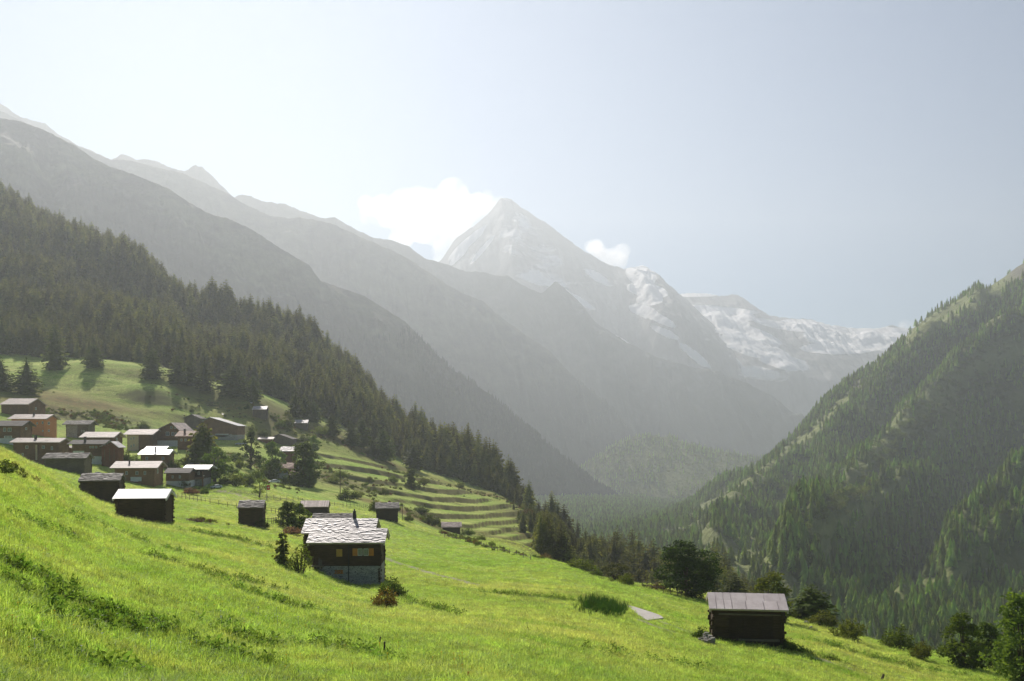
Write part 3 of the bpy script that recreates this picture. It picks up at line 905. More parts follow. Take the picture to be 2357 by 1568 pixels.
def conifer_meshes(name, seed, H=20.0, R=3.6, layers=26, per=9, start=0.06, droop=0.35, leafmat='spruce', shape=0.85, sprays=7, gap=0.1, size=1.0):
    r = random.Random(seed)
    tr = MB()
    tr.tube([(0, 0, -0.6), (0.05, 0, H * 0.35), (0.02, 0.03, H * 0.75), (0, 0, H * 0.985)], [H * 0.014, H * 0.0105, H * 0.005, H * 0.001], 7)
    # a few dead lower limbs
    for k in range(5):
        a = r.uniform(0, 6.28); z = H * r.uniform(0.03, max(start, 0.05) + 0.04)
        tr.tube([(0, 0, z), (math.cos(a) * R * 0.4, math.sin(a) * R * 0.4, z - 0.2)], [0.05, 0.015], 4)
    tm = tr.mesh(name + '_trunk', MAT['bark'])
    cr = MB()
    for k in range(layers):
        f = (k + r.uniform(-.3, .3)) / (layers - 1)
        f = min(max(f, 0), 1)
        z = H * (start + (0.985 - start) * f)
        prof = (1 - f) ** shape * (0.72 + 0.28 * min(1, f * 5))
        rad = R * prof + 0.12
        nb = max(4, int(per * (0.55 + 0.45 * (1 - f))))
        a0 = r.uniform(0, 6.28)
        for b in range(nb):
            if r.random() < gap:
                continue
            a = a0 + 2 * math.pi * b / nb + r.uniform(-.3, .3)
            L = rad * r.uniform(0.72, 1.18)
            up = 0.25 * f - droop * (1 - f) * r.uniform(.6, 1.3)
            d = Vector((math.cos(a), math.sin(a), 0))
            side = Vector((-math.sin(a), math.cos(a), 0))
            base = Vector((0, 0, z + r.uniform(-.15, .15)))
            mid = base + d * (L * .55) + Vector((0, 0, up * L * .55))
            tip = base + d * L + Vector((0, 0, up * L * 0.85 + 0.06 * L))
            w = max(.12, L * .20) * size
            cr.poly([base + side * .08, mid + side * w, tip, mid - side * w])
            # hanging side sprays
            for s in range(sprays if L > .8 else 4):
                t = r.uniform(.2, 1.0)
                p = base.lerp(mid, t / .55) if t < .55 else mid.lerp(tip, (t - .55) / .45)
                q = (side * r.uniform(-.9, .9) + d * r.uniform(.1, .8) + Vector((0, 0, r.uniform(-1.1, -.15)))).normalized()
                ln = max(.30, min(L * r.uniform(.28, .5), H * .075)) * size
                nn = (d * r.uniform(.3, 1) + side * r.uniform(-.8, .8) + Vector((0, 0, r.uniform(-.1, .6)))).normalized()
                quadleaf(cr, p + Vector((0, 0, .1)), q * ln, ln * r.uniform(.26, .40), nn)
    # dense inner boughs
    for k in range(layers):
        f = k / layers
        z = H * (start + (0.93 - start) * f); rr = (R * (1 - f) ** shape * .50 + .05)
        n = 7
        a0 = r.uniform(0, 6.28)
        for b in range(n):
            a = a0 + 6.283 * b / n; a2 = a + 6.283 / n * 1.15
            zz = z - H / layers * 1.5 + r.uniform(-.2, .2)
            cr.poly([(0, 0, z + H / layers * .5), (math.cos(a) * rr, math.sin(a) * rr, zz), (math.cos(a2) * rr, math.sin(a2) * rr, zz + r.uniform(-.3, .3))])
    for k in range(5):
        a = r.uniform(0, 6.28)
        quadleaf(cr, Vector((0, 0, H * .95)), Vector((math.cos(a) * .16, math.sin(a) * .16, H * .06)), .1, Vector((math.sin(a), -math.cos(a), 0)))
    cm = cr.mesh(name + '_crown', MAT[leafmat])
    return tm, cm, H


def far_conifer(name, seed, H=20.0, R=3.3, mat='spruce_far'):
    r = random.Random(seed)
    mb = MB()
    L = 9
    for k in range(L):
        f = k / L
        z1 = H * (.06 + .94 * min(1, f + 1.75 / L)); z0 = H * (.03 + .9 * f)
        rad = R * (1 - f) ** .8 + .2
        n = 8
        a0 = r.uniform(0, 6.28)
        for b in range(n):
            a = a0 + 6.283 * (b + r.uniform(-.3, .3)) / n
            q = rad * r.uniform(.65, 1.2)
            d = .42
            c = Vector((r.uniform(-.1, .1), 0, z1))
            mb.poly([c, (math.cos(a - d) * q * .62, math.sin(a - d) * q * .62, z0 + (z1 - z0) * .3), (math.cos(a) * q, math.sin(a) * q, z0 + r.uniform(-.5, .3)), (math.cos(a + d) * q * .62, math.sin(a + d) * q * .62, z0 + (z1 - z0) * .3)])
    mb.tube([(0, 0, -1.5), (0, 0, H * .3)], [.3, .2], 4)
    return mb.mesh(name, MAT[mat])


def far_round(name, seed, H=9.0, R=4.0, mat='leaf_mid'):
    r = random.Random(seed)
    mb = MB()
    mb.tube([(0, 0, -1.0), (0, 0, H * .5)], [.25, .1], 4)
    for k in range(190):
        d = rdir(r); d.z = d.z * .9
        p = Vector((d.x * R, d.y * R, H * .58 + d.z * H * .42)) * 1.0
        p = p * r.uniform(.75, 1.08)
        q = rdir(r)
        quadleaf(mb, p, q * r.uniform(.9, 1.6), .55, rdir(r))
    return mb.mesh(name, MAT[mat])


def broad_meshes(name, seed, H=10.0, W=9.0, leafmat='leaf_mid', barkmat='bark', trunk=0.22, clusters=46, leaves=75, ls=0.34, lobes=None, fill=0.7, flat=1.0):
    """lumpy crown of many leaves round limbs; trunk share of the height below the crown"""
    r = random.Random(seed)
    tr = MB()
    z0 = H * trunk
    top = H
    cz = (z0 + top) / 2; rz = (top - z0) / 2 * 1.02
    tr.tube([(0, 0, -0.8), (.03 * W, 0, z0 * .6), (.01 * W, .02 * W, z0 + rz * .5), (0, 0, cz + rz * .4)], [H * .030 + .05, H * .024 + .03, H * .016, H * .005], 8)
    lob = lobes or [(r.uniform(-.25, .25), r.uniform(-.25, .25), r.uniform(-.3, .35), r.uniform(.55, .8)) for _ in range(5)] + [(0, 0, 0, .85)]
    cents = []
    tries = 0
    while len(cents) < clusters and tries < 5000:
        tries += 1
        lx, ly, lz, lr = r.choice(lob)
        d = rdir(r)
        k = lr * (r.uniform(fill, 1.0))
        c = Vector((lx + d.x * k, ly + d.y * k, lz + d.z * k))
        if c.z < -0.95 or c.z > 1.0: continue
        cents.append(Vector((c.x * W / 2, c.y * W / 2, cz + c.z * rz)))
    for c in cents[:12]:
        s = Vector((0, 0, z0 + (c.z - z0) * r.uniform(.0, .35)))
        tr.tube([s, s.lerp(c, .55) + Vector((0, 0, .04 * H)), c], [H * .011, H * .006, H * .002], 5)
    cr = MB()
    for c in cents:
        cr_r = W * r.uniform(.075, .125)
        n = int(leaves * r.uniform(.7, 1.3))
        for _ in range(n):
            d = rdir(r)
            p = c + Vector((d.x * cr_r, d.y * cr_r, d.z * cr_r * .8 * flat)) * (r.random() ** .45)
            q = (rdir(r) + Vector((0, 0, -.3))).normalized()
            quadleaf(cr, p, q * (ls * r.uniform(.7, 1.4)), ls * .33, rdir(r))
    return tr.mesh(name + '_trunk', MAT[barkmat]), cr.mesh(name + '_crown', MAT[leafmat]), H


def bush_meshes(name, seed, H=2.0, W=2.6, leafmat='leaf_mid', stems=9, clusters=26, leaves=60, ls=0.16, upright=False):
    r = random.Random(seed)
    st, cr = MB(), MB()
    for k in range(clusters):
        a = r.uniform(0, 6.28); q = math.sqrt(r.random())
        hh = H * (1 - .55 * q * q) * r.uniform(.45, 1.0)
        c = Vector((math.cos(a) * q * W * .42, math.sin(a) * q * W * .42, hh * .9))
        if k < stems:
            b = Vector((c.x * .15, c.y * .15, -.4))
            st.tube([b, b.lerp(c, .6) + Vector((0, 0, .05 * H)), c], [.022 * H + .006, .014 * H, .004 * H], 5)
        for s in range(3 if not upright else 2):
            cc = c.lerp(Vector((c.x * .8, c.y * .8, .1 * H)), s / 3.0)
            rr = W * r.uniform(.09, .15)
            for _ in range(int(leaves / 3 * r.uniform(.7, 1.3))):
                d = rdir(r)
                p = cc + Vector((d.x, d.y, d.z * (1.5 if upright else .85))) * rr * (r.random() ** .45)
                if p.z < 0: p.z = abs(p.z) * .3
                qd = (rdir(r) + Vector((0, 0, .5 if upright else -.1))).normalized()
                quadleaf(cr, p, qd * (ls * r.uniform(.7, 1.4)), ls * .3, rdir(r))
    return st.mesh(name + '_stem', MAT['bark']), cr.mesh(name + '_foliage', MAT[leafmat]), H


def plant(kind, meshes, loc, h, wide=None, rz=None, label=None, cat='tree', group=None, parts=('trunk', 'crown'), sink=0.0):
    """one tree or bush: an Empty at its base with its two parts; wide scales the crown sideways"""
    tm, cm, H = meshes
    s = h / H
    o = empty(kind, (loc[0], loc[1], loc[2] - sink), RNG.uniform(0, 6.28) if rz is None else rz)
    o.scale = (s * (wide or 1), s * (wide or 1), s)
    a = link(parts[0], tm, o); b = link(parts[1], cm, o)
    tag(o, label, cat, group)
    return o


SPRUCE = [conifer_meshes('spruce%d' % i, 40 + i, 20.0, R, lay, per, st, dr, 'spruce', sh, 8) for i, (R, lay, per, st, dr, sh) in enumerate(
    [(4.2, 26, 10, .05, .40, .72), (3.7, 28, 10, .06, .46, .66), (4.9, 24, 11, .05, .30, .62), (3.6, 26, 10, .08, .36, .52)])]
LONE = [conifer_meshes('lone_spruce%d' % i, 50 + i, 20.0, R, 26, 10, .05, .38, 'larch', sh, 8) for i, (R, sh) in enumerate([(3.6, .72), (4.2, .6)])]
PINE = [conifer_meshes('larch%d' % i, 60 + i, 16.0, R, 22, 9, .10, .10, 'larch', .62, 9, .12, 1.1) for i, R in enumerate((3.6, 3.2))]
STONEPINE = conifer_meshes('stone_pine', 71, 14.0, 3.7, 24, 11, .05, -.05, 'spruce', .52, 10, .05, 1.25)
SAPLING = conifer_meshes('young_spruce', 73, 3.2, .75, 17, 8, .03, .10, 'spruce', .85, 8, .1, 1.15)

# instanced masses keep their source plants in a collection of their own, outside the scene
SRC = {}


def src(name, meshes):
    c = bpy.data.collections.new(name)
    for k, me in enumerate(meshes):
        o = bpy.data.objects.new('%s_%d' % (name, k), me)
        c.objects.link(o)
    SRC[name] = c
    return c


def joined(tm, cm, name):
    """trunk and crown in one mesh, for masses"""
    mb = MB()
    for me, mi in ((tm, 0), (cm, 1)):
        off = len(mb.v)
        mb.v.extend([tuple(v.co) for v in me.vertices])
        for p in me.polygons:
            mb.f.append(tuple(off + i for i in p.vertices)); mb.m.append(mi)
    return mb.mesh(name, [tm.materials[0], cm.materials[0]])


def scatter(name, pts, scales, collection, label, cat, rz=None, idx=None, kind='stuff', tilt=None):
    """ONE object whose points carry plants from a collection"""
    n = len(pts)
    me = bpy.data.meshes.new(name)
    me.vertices.add(n)
    me.vertices.foreach_set('co', np.asarray(pts, np.float32).ravel())
    sc = np.asarray(scales, np.float32)
    if sc.ndim == 1:
        sc = np.repeat(sc[:, None], 3, 1)
    a = me.attributes.new('sc', 'FLOAT_VECTOR', 'POINT'); a.data.foreach_set('vector', sc.ravel())
    rot = np.zeros((n, 3), np.float32); rot[:, 2] = RNG.uniform(0, 6.28, n) if rz is None else rz
    if tilt is not None: rot[:, :2] = tilt
    a = me.attributes.new('rt', 'FLOAT_VECTOR', 'POINT'); a.data.foreach_set('vector', rot.ravel())
    k = len(collection.objects)
    ix = (RNG.integers(0, k, n) if idx is None else np.asarray(idx)).astype(np.int32)
    a = me.attributes.new('ix', 'INT', 'POINT'); a.data.foreach_set('value', ix)
    me.update()
    o = link(name, me)
    ng = bpy.data.node_groups.new(name + '_nodes', 'GeometryNodeTree')
    ng.interface.new_socket('Geometry', in_out='INPUT', socket_type='NodeSocketGeometry')
    ng.interface.new_socket('Geometry', in_out='OUTPUT', socket_type='NodeSocketGeometry')
    gi = ng.nodes.new('NodeGroupInput'); go = ng.nodes.new('NodeGroupOutput')
    iop = ng.nodes.new('GeometryNodeInstanceOnPoints')
    ci = ng.nodes.new('GeometryNodeCollectionInfo')
    ci.inputs['Collection'].default_value = collection
    ci.inputs['Separate Children'].default_value = True; ci.inputs['Reset Children'].default_value = True

    def na(nm, typ):
        x = ng.nodes.new('GeometryNodeInputNamedAttribute'); x.data_type = typ; x.inputs['Name'].default_value = nm
        return x.outputs['Attribute']
    ng.links.new(gi.outputs[0], iop.inputs['Points'])
    ng.links.new(ci.outputs[0], iop.inputs['Instance'])
    iop.inputs['Pick Instance'].default_value = True
    ng.links.new(na('ix', 'INT'), iop.inputs['Instance Index'])
    e2r = ng.nodes.new('FunctionNodeEulerToRotation')
    ng.links.new(na('rt', 'FLOAT_VECTOR'), e2r.inputs[0])
    ng.links.new(e2r.outputs[0], iop.inputs['Rotation'])
    ng.links.new(na('sc', 'FLOAT_VECTOR'), iop.inputs['Scale'])
    ng.links.new(iop.outputs[0], go.inputs[0])
    m = o.modifiers.new('scatter', 'NODES'); m.node_group = ng
    tag(o, label, cat, None, kind)
    return o


# ------------------------------------------------------------------ the forest of the left hillside and the woods below the meadow
def forest_points():
    out = []
    g = 5.7
    xs = np.arange(-640, 140, g); ys = np.arange(440, 1000, g)
    A, B = np.meshgrid(xs, ys)
    A = (A + RNG.uniform(-.42, .42, A.shape) * g).ravel(); B = (B + RNG.uniform(-.42, .42, B.shape) * g).ravel()
    u = CU + F * A / B
    z = zf(A, B)
    yb = np.interp(u, [-450, 0, 200, 400, 575, 690, 800, 900, 1000, 1100, 1200, 1240], [490, 492, 480, 480, 482, 488, 490, 494, 490, 478, 455, 400])
    hy = np.interp(u, [h[0] for h in HILL] + [1240], [h[2] for h in HILL] + [480])
    ok = (B > yb) & (B < hy * 1.10 + 12) & (u < 1260) & (u > -330)
    # an open lane with light falling through, and gaps
    V = VH - F * z / B
    lane = polydist(u, V, [(395, 745), (470, 790), (560, 800)])
    ok &= ~((lane < 14) & (RNG.random(len(u)) < .8))
    ok &= fbm(A / 35, B / 35, 3, 51) > -.55
    A, B, z, u = A[ok], B[ok], z[ok], u[ok]
    # low at the sunny edge of the wood, tall higher up
    e = np.clip((B - np.interp(u, [0, 400, 690, 900, 1200], [492, 464, 472, 494, 455])) / 60.0, 0, 1)
    h = (11.5 + 8.5 * e) * RNG.uniform(.72, 1.22, len(A)) * (0.86 + .4 * sstep(-.3, .5, fbm(A / 45, B / 45, 2, 52)))
    return np.stack([A, B, z, h], 1)


def below_points():
    rows = []
    for _ in range(3400):
        u = RNG.uniform(1180, 2500) if _ < 2600 else RNG.uniform(1238, 1400); Y = RNG.uniform(240, 760)
        if u < 1420 and Y < (215 if 1238 < u < 1400 else 330): continue
        if u > 1760 and Y < 300: continue
        x = (u - CU) / F * Y
        rows.append((x, Y))
    A = np.array(rows); z = zf(A[:, 0], A[:, 1])
    h = RNG.uniform(14, 25, len(A))
    V = VH - F * (z + h) / A[:, 1]
    u = CU + F * A[:, 0] / A[:, 1]
    top = np.interp(u, [1180, 1280, 1330, 1400, 1440, 1480, 1560, 1640, 1700, 1800, 1950, 2100, 2500], [1170, 1180, 1240, 1220, 1205, 1222, 1212, 1250, 1320, 1350, 1440, 1480, 1520])
    ok = V > top - 5
    kn = (u < 1400) & (A[:, 1] < 430)
    h = np.where(kn, np.clip((VH - top) / F * A[:, 1] - z, 3.0, h * .6), h)
    ok |= kn
    out = np.concatenate([A, z[:, None], h[:, None]], 1)[ok]
    return out


# trees set by hand in the woods' front: (u, top v, distance) -> fills the skyline of the lower woods
POOL = np.concatenate([forest_points(), below_points()])
extra = []
for u, vt, Y in ((1402, 1222, 470), (1418, 1235, 455), (1440, 1208, 520), (1462, 1228, 505), (1492, 1210, 540), (1512, 1224, 520), (1540, 1232, 510), (1575, 1240, 500), (1600, 1236, 540), (1640, 1232, 430),
                 (1650, 1250, 400), (1668, 1262, 420), (1240, 1150, 430), (1256, 1152, 425), (1270, 1130, 420), (1284, 1150, 418), (1298, 1160, 412), (1262, 1190, 405), (1310, 1188, 400), (1330, 1196, 398), (1348, 1215, 395), (1362, 1232, 390), (1378, 1255, 385), (1250, 1205, 400),
                 (1190, 1118, 450), (1205, 1113, 455), (1220, 1122, 452), (1180, 1130, 448)):
    x = (u - CU) / F * Y
    z = gz(x, Y); zt = (VH - vt) / F * Y
    if zt - z > 6:
        extra.append((x, Y, z, min(zt - z, 30)))
POOL = np.concatenate([POOL, np.array(extra)])


def pick_shown(pool, n=300):
    """coarse painter's count of how much of each tree the camera sees"""
    W, Hh = 590, 392
    buf = np.full((Hh, W), -1, int)
    order = np.argsort(-pool[:, 1])
    for i in order:
        x, y, z, h = pool[i]
        u = (CU + F * x / y) / 4; vb = (VH - F * z / y) / 4; vt = (VH - F * (z + h) / y) / 4
        w = F * h * .16 / y / 4
        for r in range(max(0, int(vt)), min(Hh, int(vb) + 1)):
            k = (r - vt) / max(vb - vt, 1e-6)
            a, b = int(u - w * k), int(u + w * k) + 1
            if b <= 0 or a >= W: continue
            buf[r, max(a, 0):min(b, W)] = i
    ids, cnt = np.unique(buf[buf >= 0], return_counts=True)
    return ids[np.argsort(-cnt)][:n]


SHOWN = pick_shown(POOL)
mask = np.zeros(len(POOL), bool); mask[SHOWN] = True
for i in SHOWN:
    x, y, z, h = POOL[i]
    left = (CU + F * x / y) < 1235
    hi = y > 600
    lab = ('dark spruce among the many crowding the shaded forest hillside above the village' if left else 'spruce among the hazy wood below the meadow and above the valley floor')
    k = int(RNG.integers(0, 4))
    plant('spruce_tree', SPRUCE[k], (x, y, z), h, RNG.uniform(.9, 1.3), None, lab, 'tree', 'spruces of the forest hillside' if left else 'spruces of the wood below the meadow')
rest = POOL[~mask]
spr = src('spruce_source', [joined(t, c, 'spruce_whole_%d' % i) for i, (t, c, _) in enumerate(SPRUCE)])
scatter('conifer_forest', rest[:, :3], np.stack([rest[:, 3] / 20 * RNG.uniform(.9, 1.3, len(rest))] * 2 + [rest[:, 3] / 20], 1), spr, 'remaining mass of dark spruces filling the hillside behind the village and the slope below the meadow', 'forest')

# ------------------------------------------------------------------ the wooded mountainside, valley floor and ridges
farsrc = src('far_source', [far_conifer('far_spruce_%d' % i, 80 + i, 20, R) for i, R in enumerate((4.2, 3.6, 4.8, 3.9))] + [far_round('far_broad_%d' % i, 90 + i, 9, 4.2, m) for i, m in enumerate(('leaf_light', 'leaf_olive'))])


ridgesrc = src('ridge_source', [far_conifer('ridge_spruce_%d' % i, 84 + i, 20, R, 'ridge_spruce') for i, R in enumerate((4.4, 3.8, 5.0))])


def side_points(n):
    # even over the ground
    Y = KR * np.sqrt(RNG.uniform(600 ** 2, 3450 ** 2, n)); a = RNG.uniform(-.14, .62, n)
    X = a * Y
    z = zright(X, Y)
    u = CU + F * a; V = VH - F * z / Y
    c = clear_mask(u, V)
    dens = sstep(-.55, .15, fbm(X / 80, Y / 80, 3, 61)) * .85 + .22
    dens *= np.clip(1 - c * 1.15, 0.02, 1)
    dens *= 1 - sstep(40, 5, np.hypot((u - 2345) / 1.3, V - 620)) * .97
    ok = RNG.random(n) < dens
    X, Y, z, u, V = X[ok], Y[ok], z[ok], u[ok], V[ok]
    # pale broadleaved scrub on the knolls
    br = np.zeros(len(u))
    for p, w in (([(2440, 735), (2340, 800), (2195, 920), (2035, 1050), (1935, 1165), (1880, 1250)], 34), ([(2350, 770), (2240, 850), (2140, 950)], 30), ([(2300, 900), (2360, 960)], 40)):
        br = np.maximum(br, np.exp(-(polydist(u, V, p) / w) ** 2))
    isb = RNG.random(len(u)) < np.clip(br * 1.1, .04, .92)
    idx = np.where(isb, RNG.integers(4, 6, len(u)), RNG.integers(0, 4, len(u)))
    return np.stack([X, Y, z], 1), idx


pts, idx = side_points(120000)
h = (RNG.uniform(.45, 1.0, len(pts)) + .35 * RNG.random(len(pts)) ** 4) * np.where(idx < 4, 1.05, 1.0)
h = h * .64
h = np.stack([h * RNG.uniform(1.0, 1.6, len(h)), h * RNG.uniform(1.0, 1.6, len(h)), h], 1)
scatter('mountain_forest', pts, h, farsrc, 'dense conifer forest clothing the steep mountainside across the valley', 'forest', idx=idx)

# small trees standing along the mountainside's crest
rows = []
for u in (2145, 2158, 2166, 2180, 2188, 2196, 2205, 2215, 2222, 2231, 2050, 2062, 2080, 2095, 2110, 2122):
    vs = np.interp(u, [1960, 2100, 2230, 2357], [925, 760, 690, 608])
    Y = KR * (np.interp(u, [1960, 2100, 2230, 2357], [2360, 2560, 2600, 2640]) - 8)
    x = (u - CU) / F * Y
    rows.append((x, Y, float(zright(np.array([x]), np.array([Y]))[0])))
scatter('crest_trees', rows, RNG.uniform(.55, .85, len(rows)), farsrc, 'thin line of small conifers along the crest of the wooded mountainside', 'forest', idx=RNG.integers(0, 4, len(rows)))
def ridge_trees(grid, n, zmax, label, seed, source=ridgesrc, sc=1.0):
    XX, YY, ZZ = grid
    r, c = XX.shape
    i = RNG.integers(0, r - 1, n); j = RNG.integers(0, c - 1, n)
    fa = RNG.random(n); fb = RNG.random(n)

    def lerp(M):
        return (M[i, j] * (1 - fa) + M[i + 1, j] * fa) * (1 - fb) + (M[i, j + 1] * (1 - fa) + M[i + 1, j + 1] * fa) * fb
    x, y, z = lerp(XX), lerp(YY), lerp(ZZ)
    lim = zmax + 90 * fbm(x / 200, y / 200, 3, seed)
    ok = (z < lim) & (RNG.random(n) < sstep(-.5, .2, fbm(x / 110, y / 110, 3, seed + 1)) * .9 + .1) & (z > -230)
    x, y, z = x[ok], y[ok], z[ok]
    scatter('ridge_forest', np.stack([x, y, z], 1), RNG.uniform(.3, .7, len(x)) * sc, source, label, 'forest')


ridge_trees(G1, 22000, 230, 'hazy conifer forest on the lower slopes of the ridge behind the hillside', 71)
ridge_trees(G2, 12000, 170, 'faint conifer forest on the lower slopes of the second ridge', 75)
ridge_trees(G6, 5000, 400, 'sunlit hazy conifers covering the low spur on the valley floor', 79, farsrc, 1.3)
# ------------------------------------------------------------------ buildings


def roof_faces(mb, L0, L1, S, f, kind, r, size):
    """one roof slope; f(x, q, h) maps along-ridge x, up-slope q from the eave, height h to local space"""
    def slab(x0, x1, q0, q1, h0a, h0b, th, dx=0.0):
        mb.hexa([f(x0, q0, h0a), f(x1, q0, h0a), f(x1 + dx, q1, h0b), f(x0 + dx, q1, h0b), f(x0, q0, h0a + th), f(x1, q0, h0a + th), f(x1 + dx, q1, h0b + th), f(x0 + dx, q1, h0b + th)])
    if kind == 'metal':
        n = int((L1 - L0) / 0.075)
        for a in range(n):
            xa = L0 + (L1 - L0) * a / n; xb = L0 + (L1 - L0) * (a + 1) / n
            ha = .020 * (a % 2); hb = .020 * ((a + 1) % 2)
            mb.hexa([f(xa, 0, ha), f(xb, 0, hb), f(xb, S, hb), f(xa, S, ha), f(xa, 0, ha + .02), f(xb, 0, hb + .02), f(xb, S, hb + .02), f(xa, S, ha + .02)])
        return
    slab(L0, L1, 0, S, -.10, -.10, .10)
    if kind == 'stone':
        # lozenge-laid slabs, each turned and tipped a little
        rows = max(3, int(S / (size * .62)))
        for k in range(rows + 1):
            q = S * (k + .15) / rows
            n = max(3, int((L1 - L0) / (size * .95)))
            for j in range(-1, n + 1):
                x = L0 + (L1 - L0) * (j + .5 + (.5 if k % 2 else 0)) / n + r.uniform(-.08, .08) * size
                s = size * r.uniform(.62, .86)
                a = math.pi / 4 + r.uniform(-.28, .28)
                tip = r.uniform(.02, .07); th = r.uniform(.025, .05)
                pts = []
                for c in range(4):
                    b = a + c * math.pi / 2
                    px = min(max(x + math.cos(b) * s, L0 - .05), L1 + .05); pq = min(max(q + math.sin(b) * s * .8, -.10), S + .02)
                    pts.append((px, pq, .02 + (q - pq) * .13 + tip))
                mb.hexa([f(px, pq, h) for px, pq, h in pts] + [f(px, pq, h + th) for px, pq, h in pts])
    elif kind == 'rough':
        rows = max(3, int(S / (size * .55)))
        for k in range(rows):
            q0 = S * k / rows; x = L0
            while x < L1:
                w = size * r.uniform(.6, 1.5)
                j = r.uniform(-.1, .1) * size
                slab(x, min(x + w * .97, L1 + .1), q0 - .12 + j, q0 + S / rows * 1.25 + j, .07 + r.uniform(0, .07), .01 + r.uniform(0, .04), r.uniform(.03, .06), r.uniform(-.05, .05))
                x += w
    elif kind == 'tile':
        rows = max(4, int(S / size))
        for k in range(rows):
            q0 = S * k / rows; x = L0
            while x < L1 - .01:
                w = min(r.uniform(1.2, 2.6), L1 - x)
                slab(x, x + w - .012, q0 - .03, q0 + S / rows + .06, .035 + r.uniform(0, .012), .004, .025)
                x += w
    elif kind == 'plank':
        x = L0
        while x < L1 - .01:
            w = min(r.uniform(.16, .28), L1 - x)
            e = r.uniform(-.06, .06)
            slab(x, x + w * .95, -.05 + e, S, .005 + r.uniform(0, .02), .005 + r.uniform(0, .02), .03)
            x += w
    elif kind == 'panel':
        for (qa, qb, h) in ((0, .53, .05), (.5, 1.0, .02)):
            x = L0; k = 0
            while x < L1 - .01:
                w = min((0.62 if k < 3 else r.choice((1.1, 1.25, 1.4))), L1 - x)
                slab(x, x + w - .045, S * qa - .06, S * qb - (.04 if qa == 0 else 0), h + r.uniform(0, .015), h - .015, .018)
                x += w; k += 1


def log_walls(mb, w, d, zb, tops, r, course, ext, pattern='log'):
    """stacked squared logs; tops(x, y) gives the wall's top height at a point of the outline"""
    zmax = max(tops(0, y) for y in np.linspace(0, d, 9))
    zmax = max(zmax, max(tops(x, 0) for x in np.linspace(-w / 2, w / 2, 9)))
    mb.box(-w / 2 + .06, w / 2 - .06, .06, d - .06, zb, min(tops(-w / 2, 0), tops(w / 2, 0), tops(0, d)) - .05)  # inner box added to keep light from leaking between the logs
    z = zb; k = 0
    while z < zmax - .02:
        h = course * r.uniform(.88, 1.12)
        zt = min(z + h, zmax)
        e1, e2 = (ext * r.uniform(.4, 1.3), ext * r.uniform(.4, 1.3))
        j = r.uniform(-.018, .018)
        g = .012 + r.uniform(0, .012)
        zmid = (z + zt) / 2
        # front and back
        for yy, sgn in ((0, -1), (d, 1)):
            xs = [x for x in np.linspace(-w / 2, w / 2, 41) if tops(x, yy) > zmid]
            if xs:
                full = xs[0] <= -w / 2 + 1e-6 and xs[-1] >= w / 2 - 1e-6
                a = xs[0] - (e1 if full else 0); b = xs[-1] + (e2 if full else 0)
                y0, y1 = (yy - .02 + j, yy + .13 + j) if sgn < 0 else (yy - .13 - j, yy + .02 - j)
                mb.box(a, b, y0, y1, z + g, zt)
        # sides
        e1, e2 = (ext * r.uniform(.4, 1.3), ext * r.uniform(.4, 1.3))
        for xx, sgn in ((-w / 2, -1), (w / 2, 1)):
            ys = [y for y in np.linspace(0, d, 41) if tops(xx, y) > zmid]
            if ys:
                full = ys[0] <= 1e-6 and ys[-1] >= d - 1e-6
                a = ys[0] - (e1 if full else 0); b = ys[-1] + (e2 if full else 0)
                x0, x1 = (xx - .023 + j, xx + .13 + j) if sgn < 0 else (xx - .13 - j, xx + .023 - j)
                mb.box(x0, x1, a, b, z - h * .5 + g if k else z, zt - h * .5)
        z = zt; k += 1


def plain_walls(mb, w, d, zb, tops):
    n = 16
    ring = [(-w / 2 + w * i / n, 0) for i in range(n)] + [(w / 2, d * i / n) for i in range(n)] + [(w / 2 - w * i / n, d) for i in range(n)] + [(-w / 2, d - d * i / n) for i in range(n)]
    m = len(ring)
    i0 = len(mb.v)
    for x, y in ring:
        mb.v.append((x, y, zb)); mb.v.append((x, y, tops(x, y)))
    for i in range(m):
        j = (i + 1) % m
        mb.f.append((i0 + 2 * i, i0 + 2 * j, i0 + 2 * j + 1, i0 + 2 * i + 1)); mb.m.append(0)


def window(root, x, z, w, h, y=0.0, face='F', frame='trim_white', shutters=None, W=0, D=0, pane='glass'):
    """a window with its pane and shutters; face F is the front wall, R the gable on the right, L that on the left"""
    fr, pn = MB(), MB()
    t = max(.05, w * .08)

    def bx(mb, a, b, c0, c1, lo, hi):
        if face == 'F': mb.box(a, b, y - c1, y - c0, lo, hi)
        elif face == 'R': mb.box(W / 2 + c0, W / 2 + c1, a, b, lo, hi)
        else: mb.box(-W / 2 - c1, -W / 2 - c0, a, b, lo, hi)
    a, b, lo, hi = x - w / 2, x + w / 2, z - h / 2, z + h / 2
    bx(fr, a, a + t, .03, .10, lo, hi); bx(fr, b - t, b, .03, .10, lo, hi)
    bx(fr, a + t, b - t, .03, .10, lo, lo + t); bx(fr, a + t, b - t, .03, .10, hi - t, hi)
    bx(fr, x - t * .3, x + t * .3, .045, .085, lo + t, hi - t)
    f = fr.build('window', MAT[frame], root)
    bx(pn, a + t, b - t, .03, .055, lo + t, hi - t)
    pn.build('pane', MAT[pane], f)
    for sx in (shutters or {}).get('at', ()):
        sm = MB()
        sw = shutters['w']
        bx(sm, x + sx - sw / 2, x + sx + sw / 2, .04, .09, lo - .02, hi + .02)
        bx(sm, x + sx - sw / 2 + .05, x + sx + sw / 2 - .05, .09, .105, lo + h * .12, lo + h * .22)
        bx(sm, x + sx - sw / 2 + .05, x + sx + sw / 2 - .05, .09, .105, hi - h * .22, hi - h * .12)
        sm.build('shutter', MAT[shutters['mat']], root)
    return f


NHOUSE = [0]


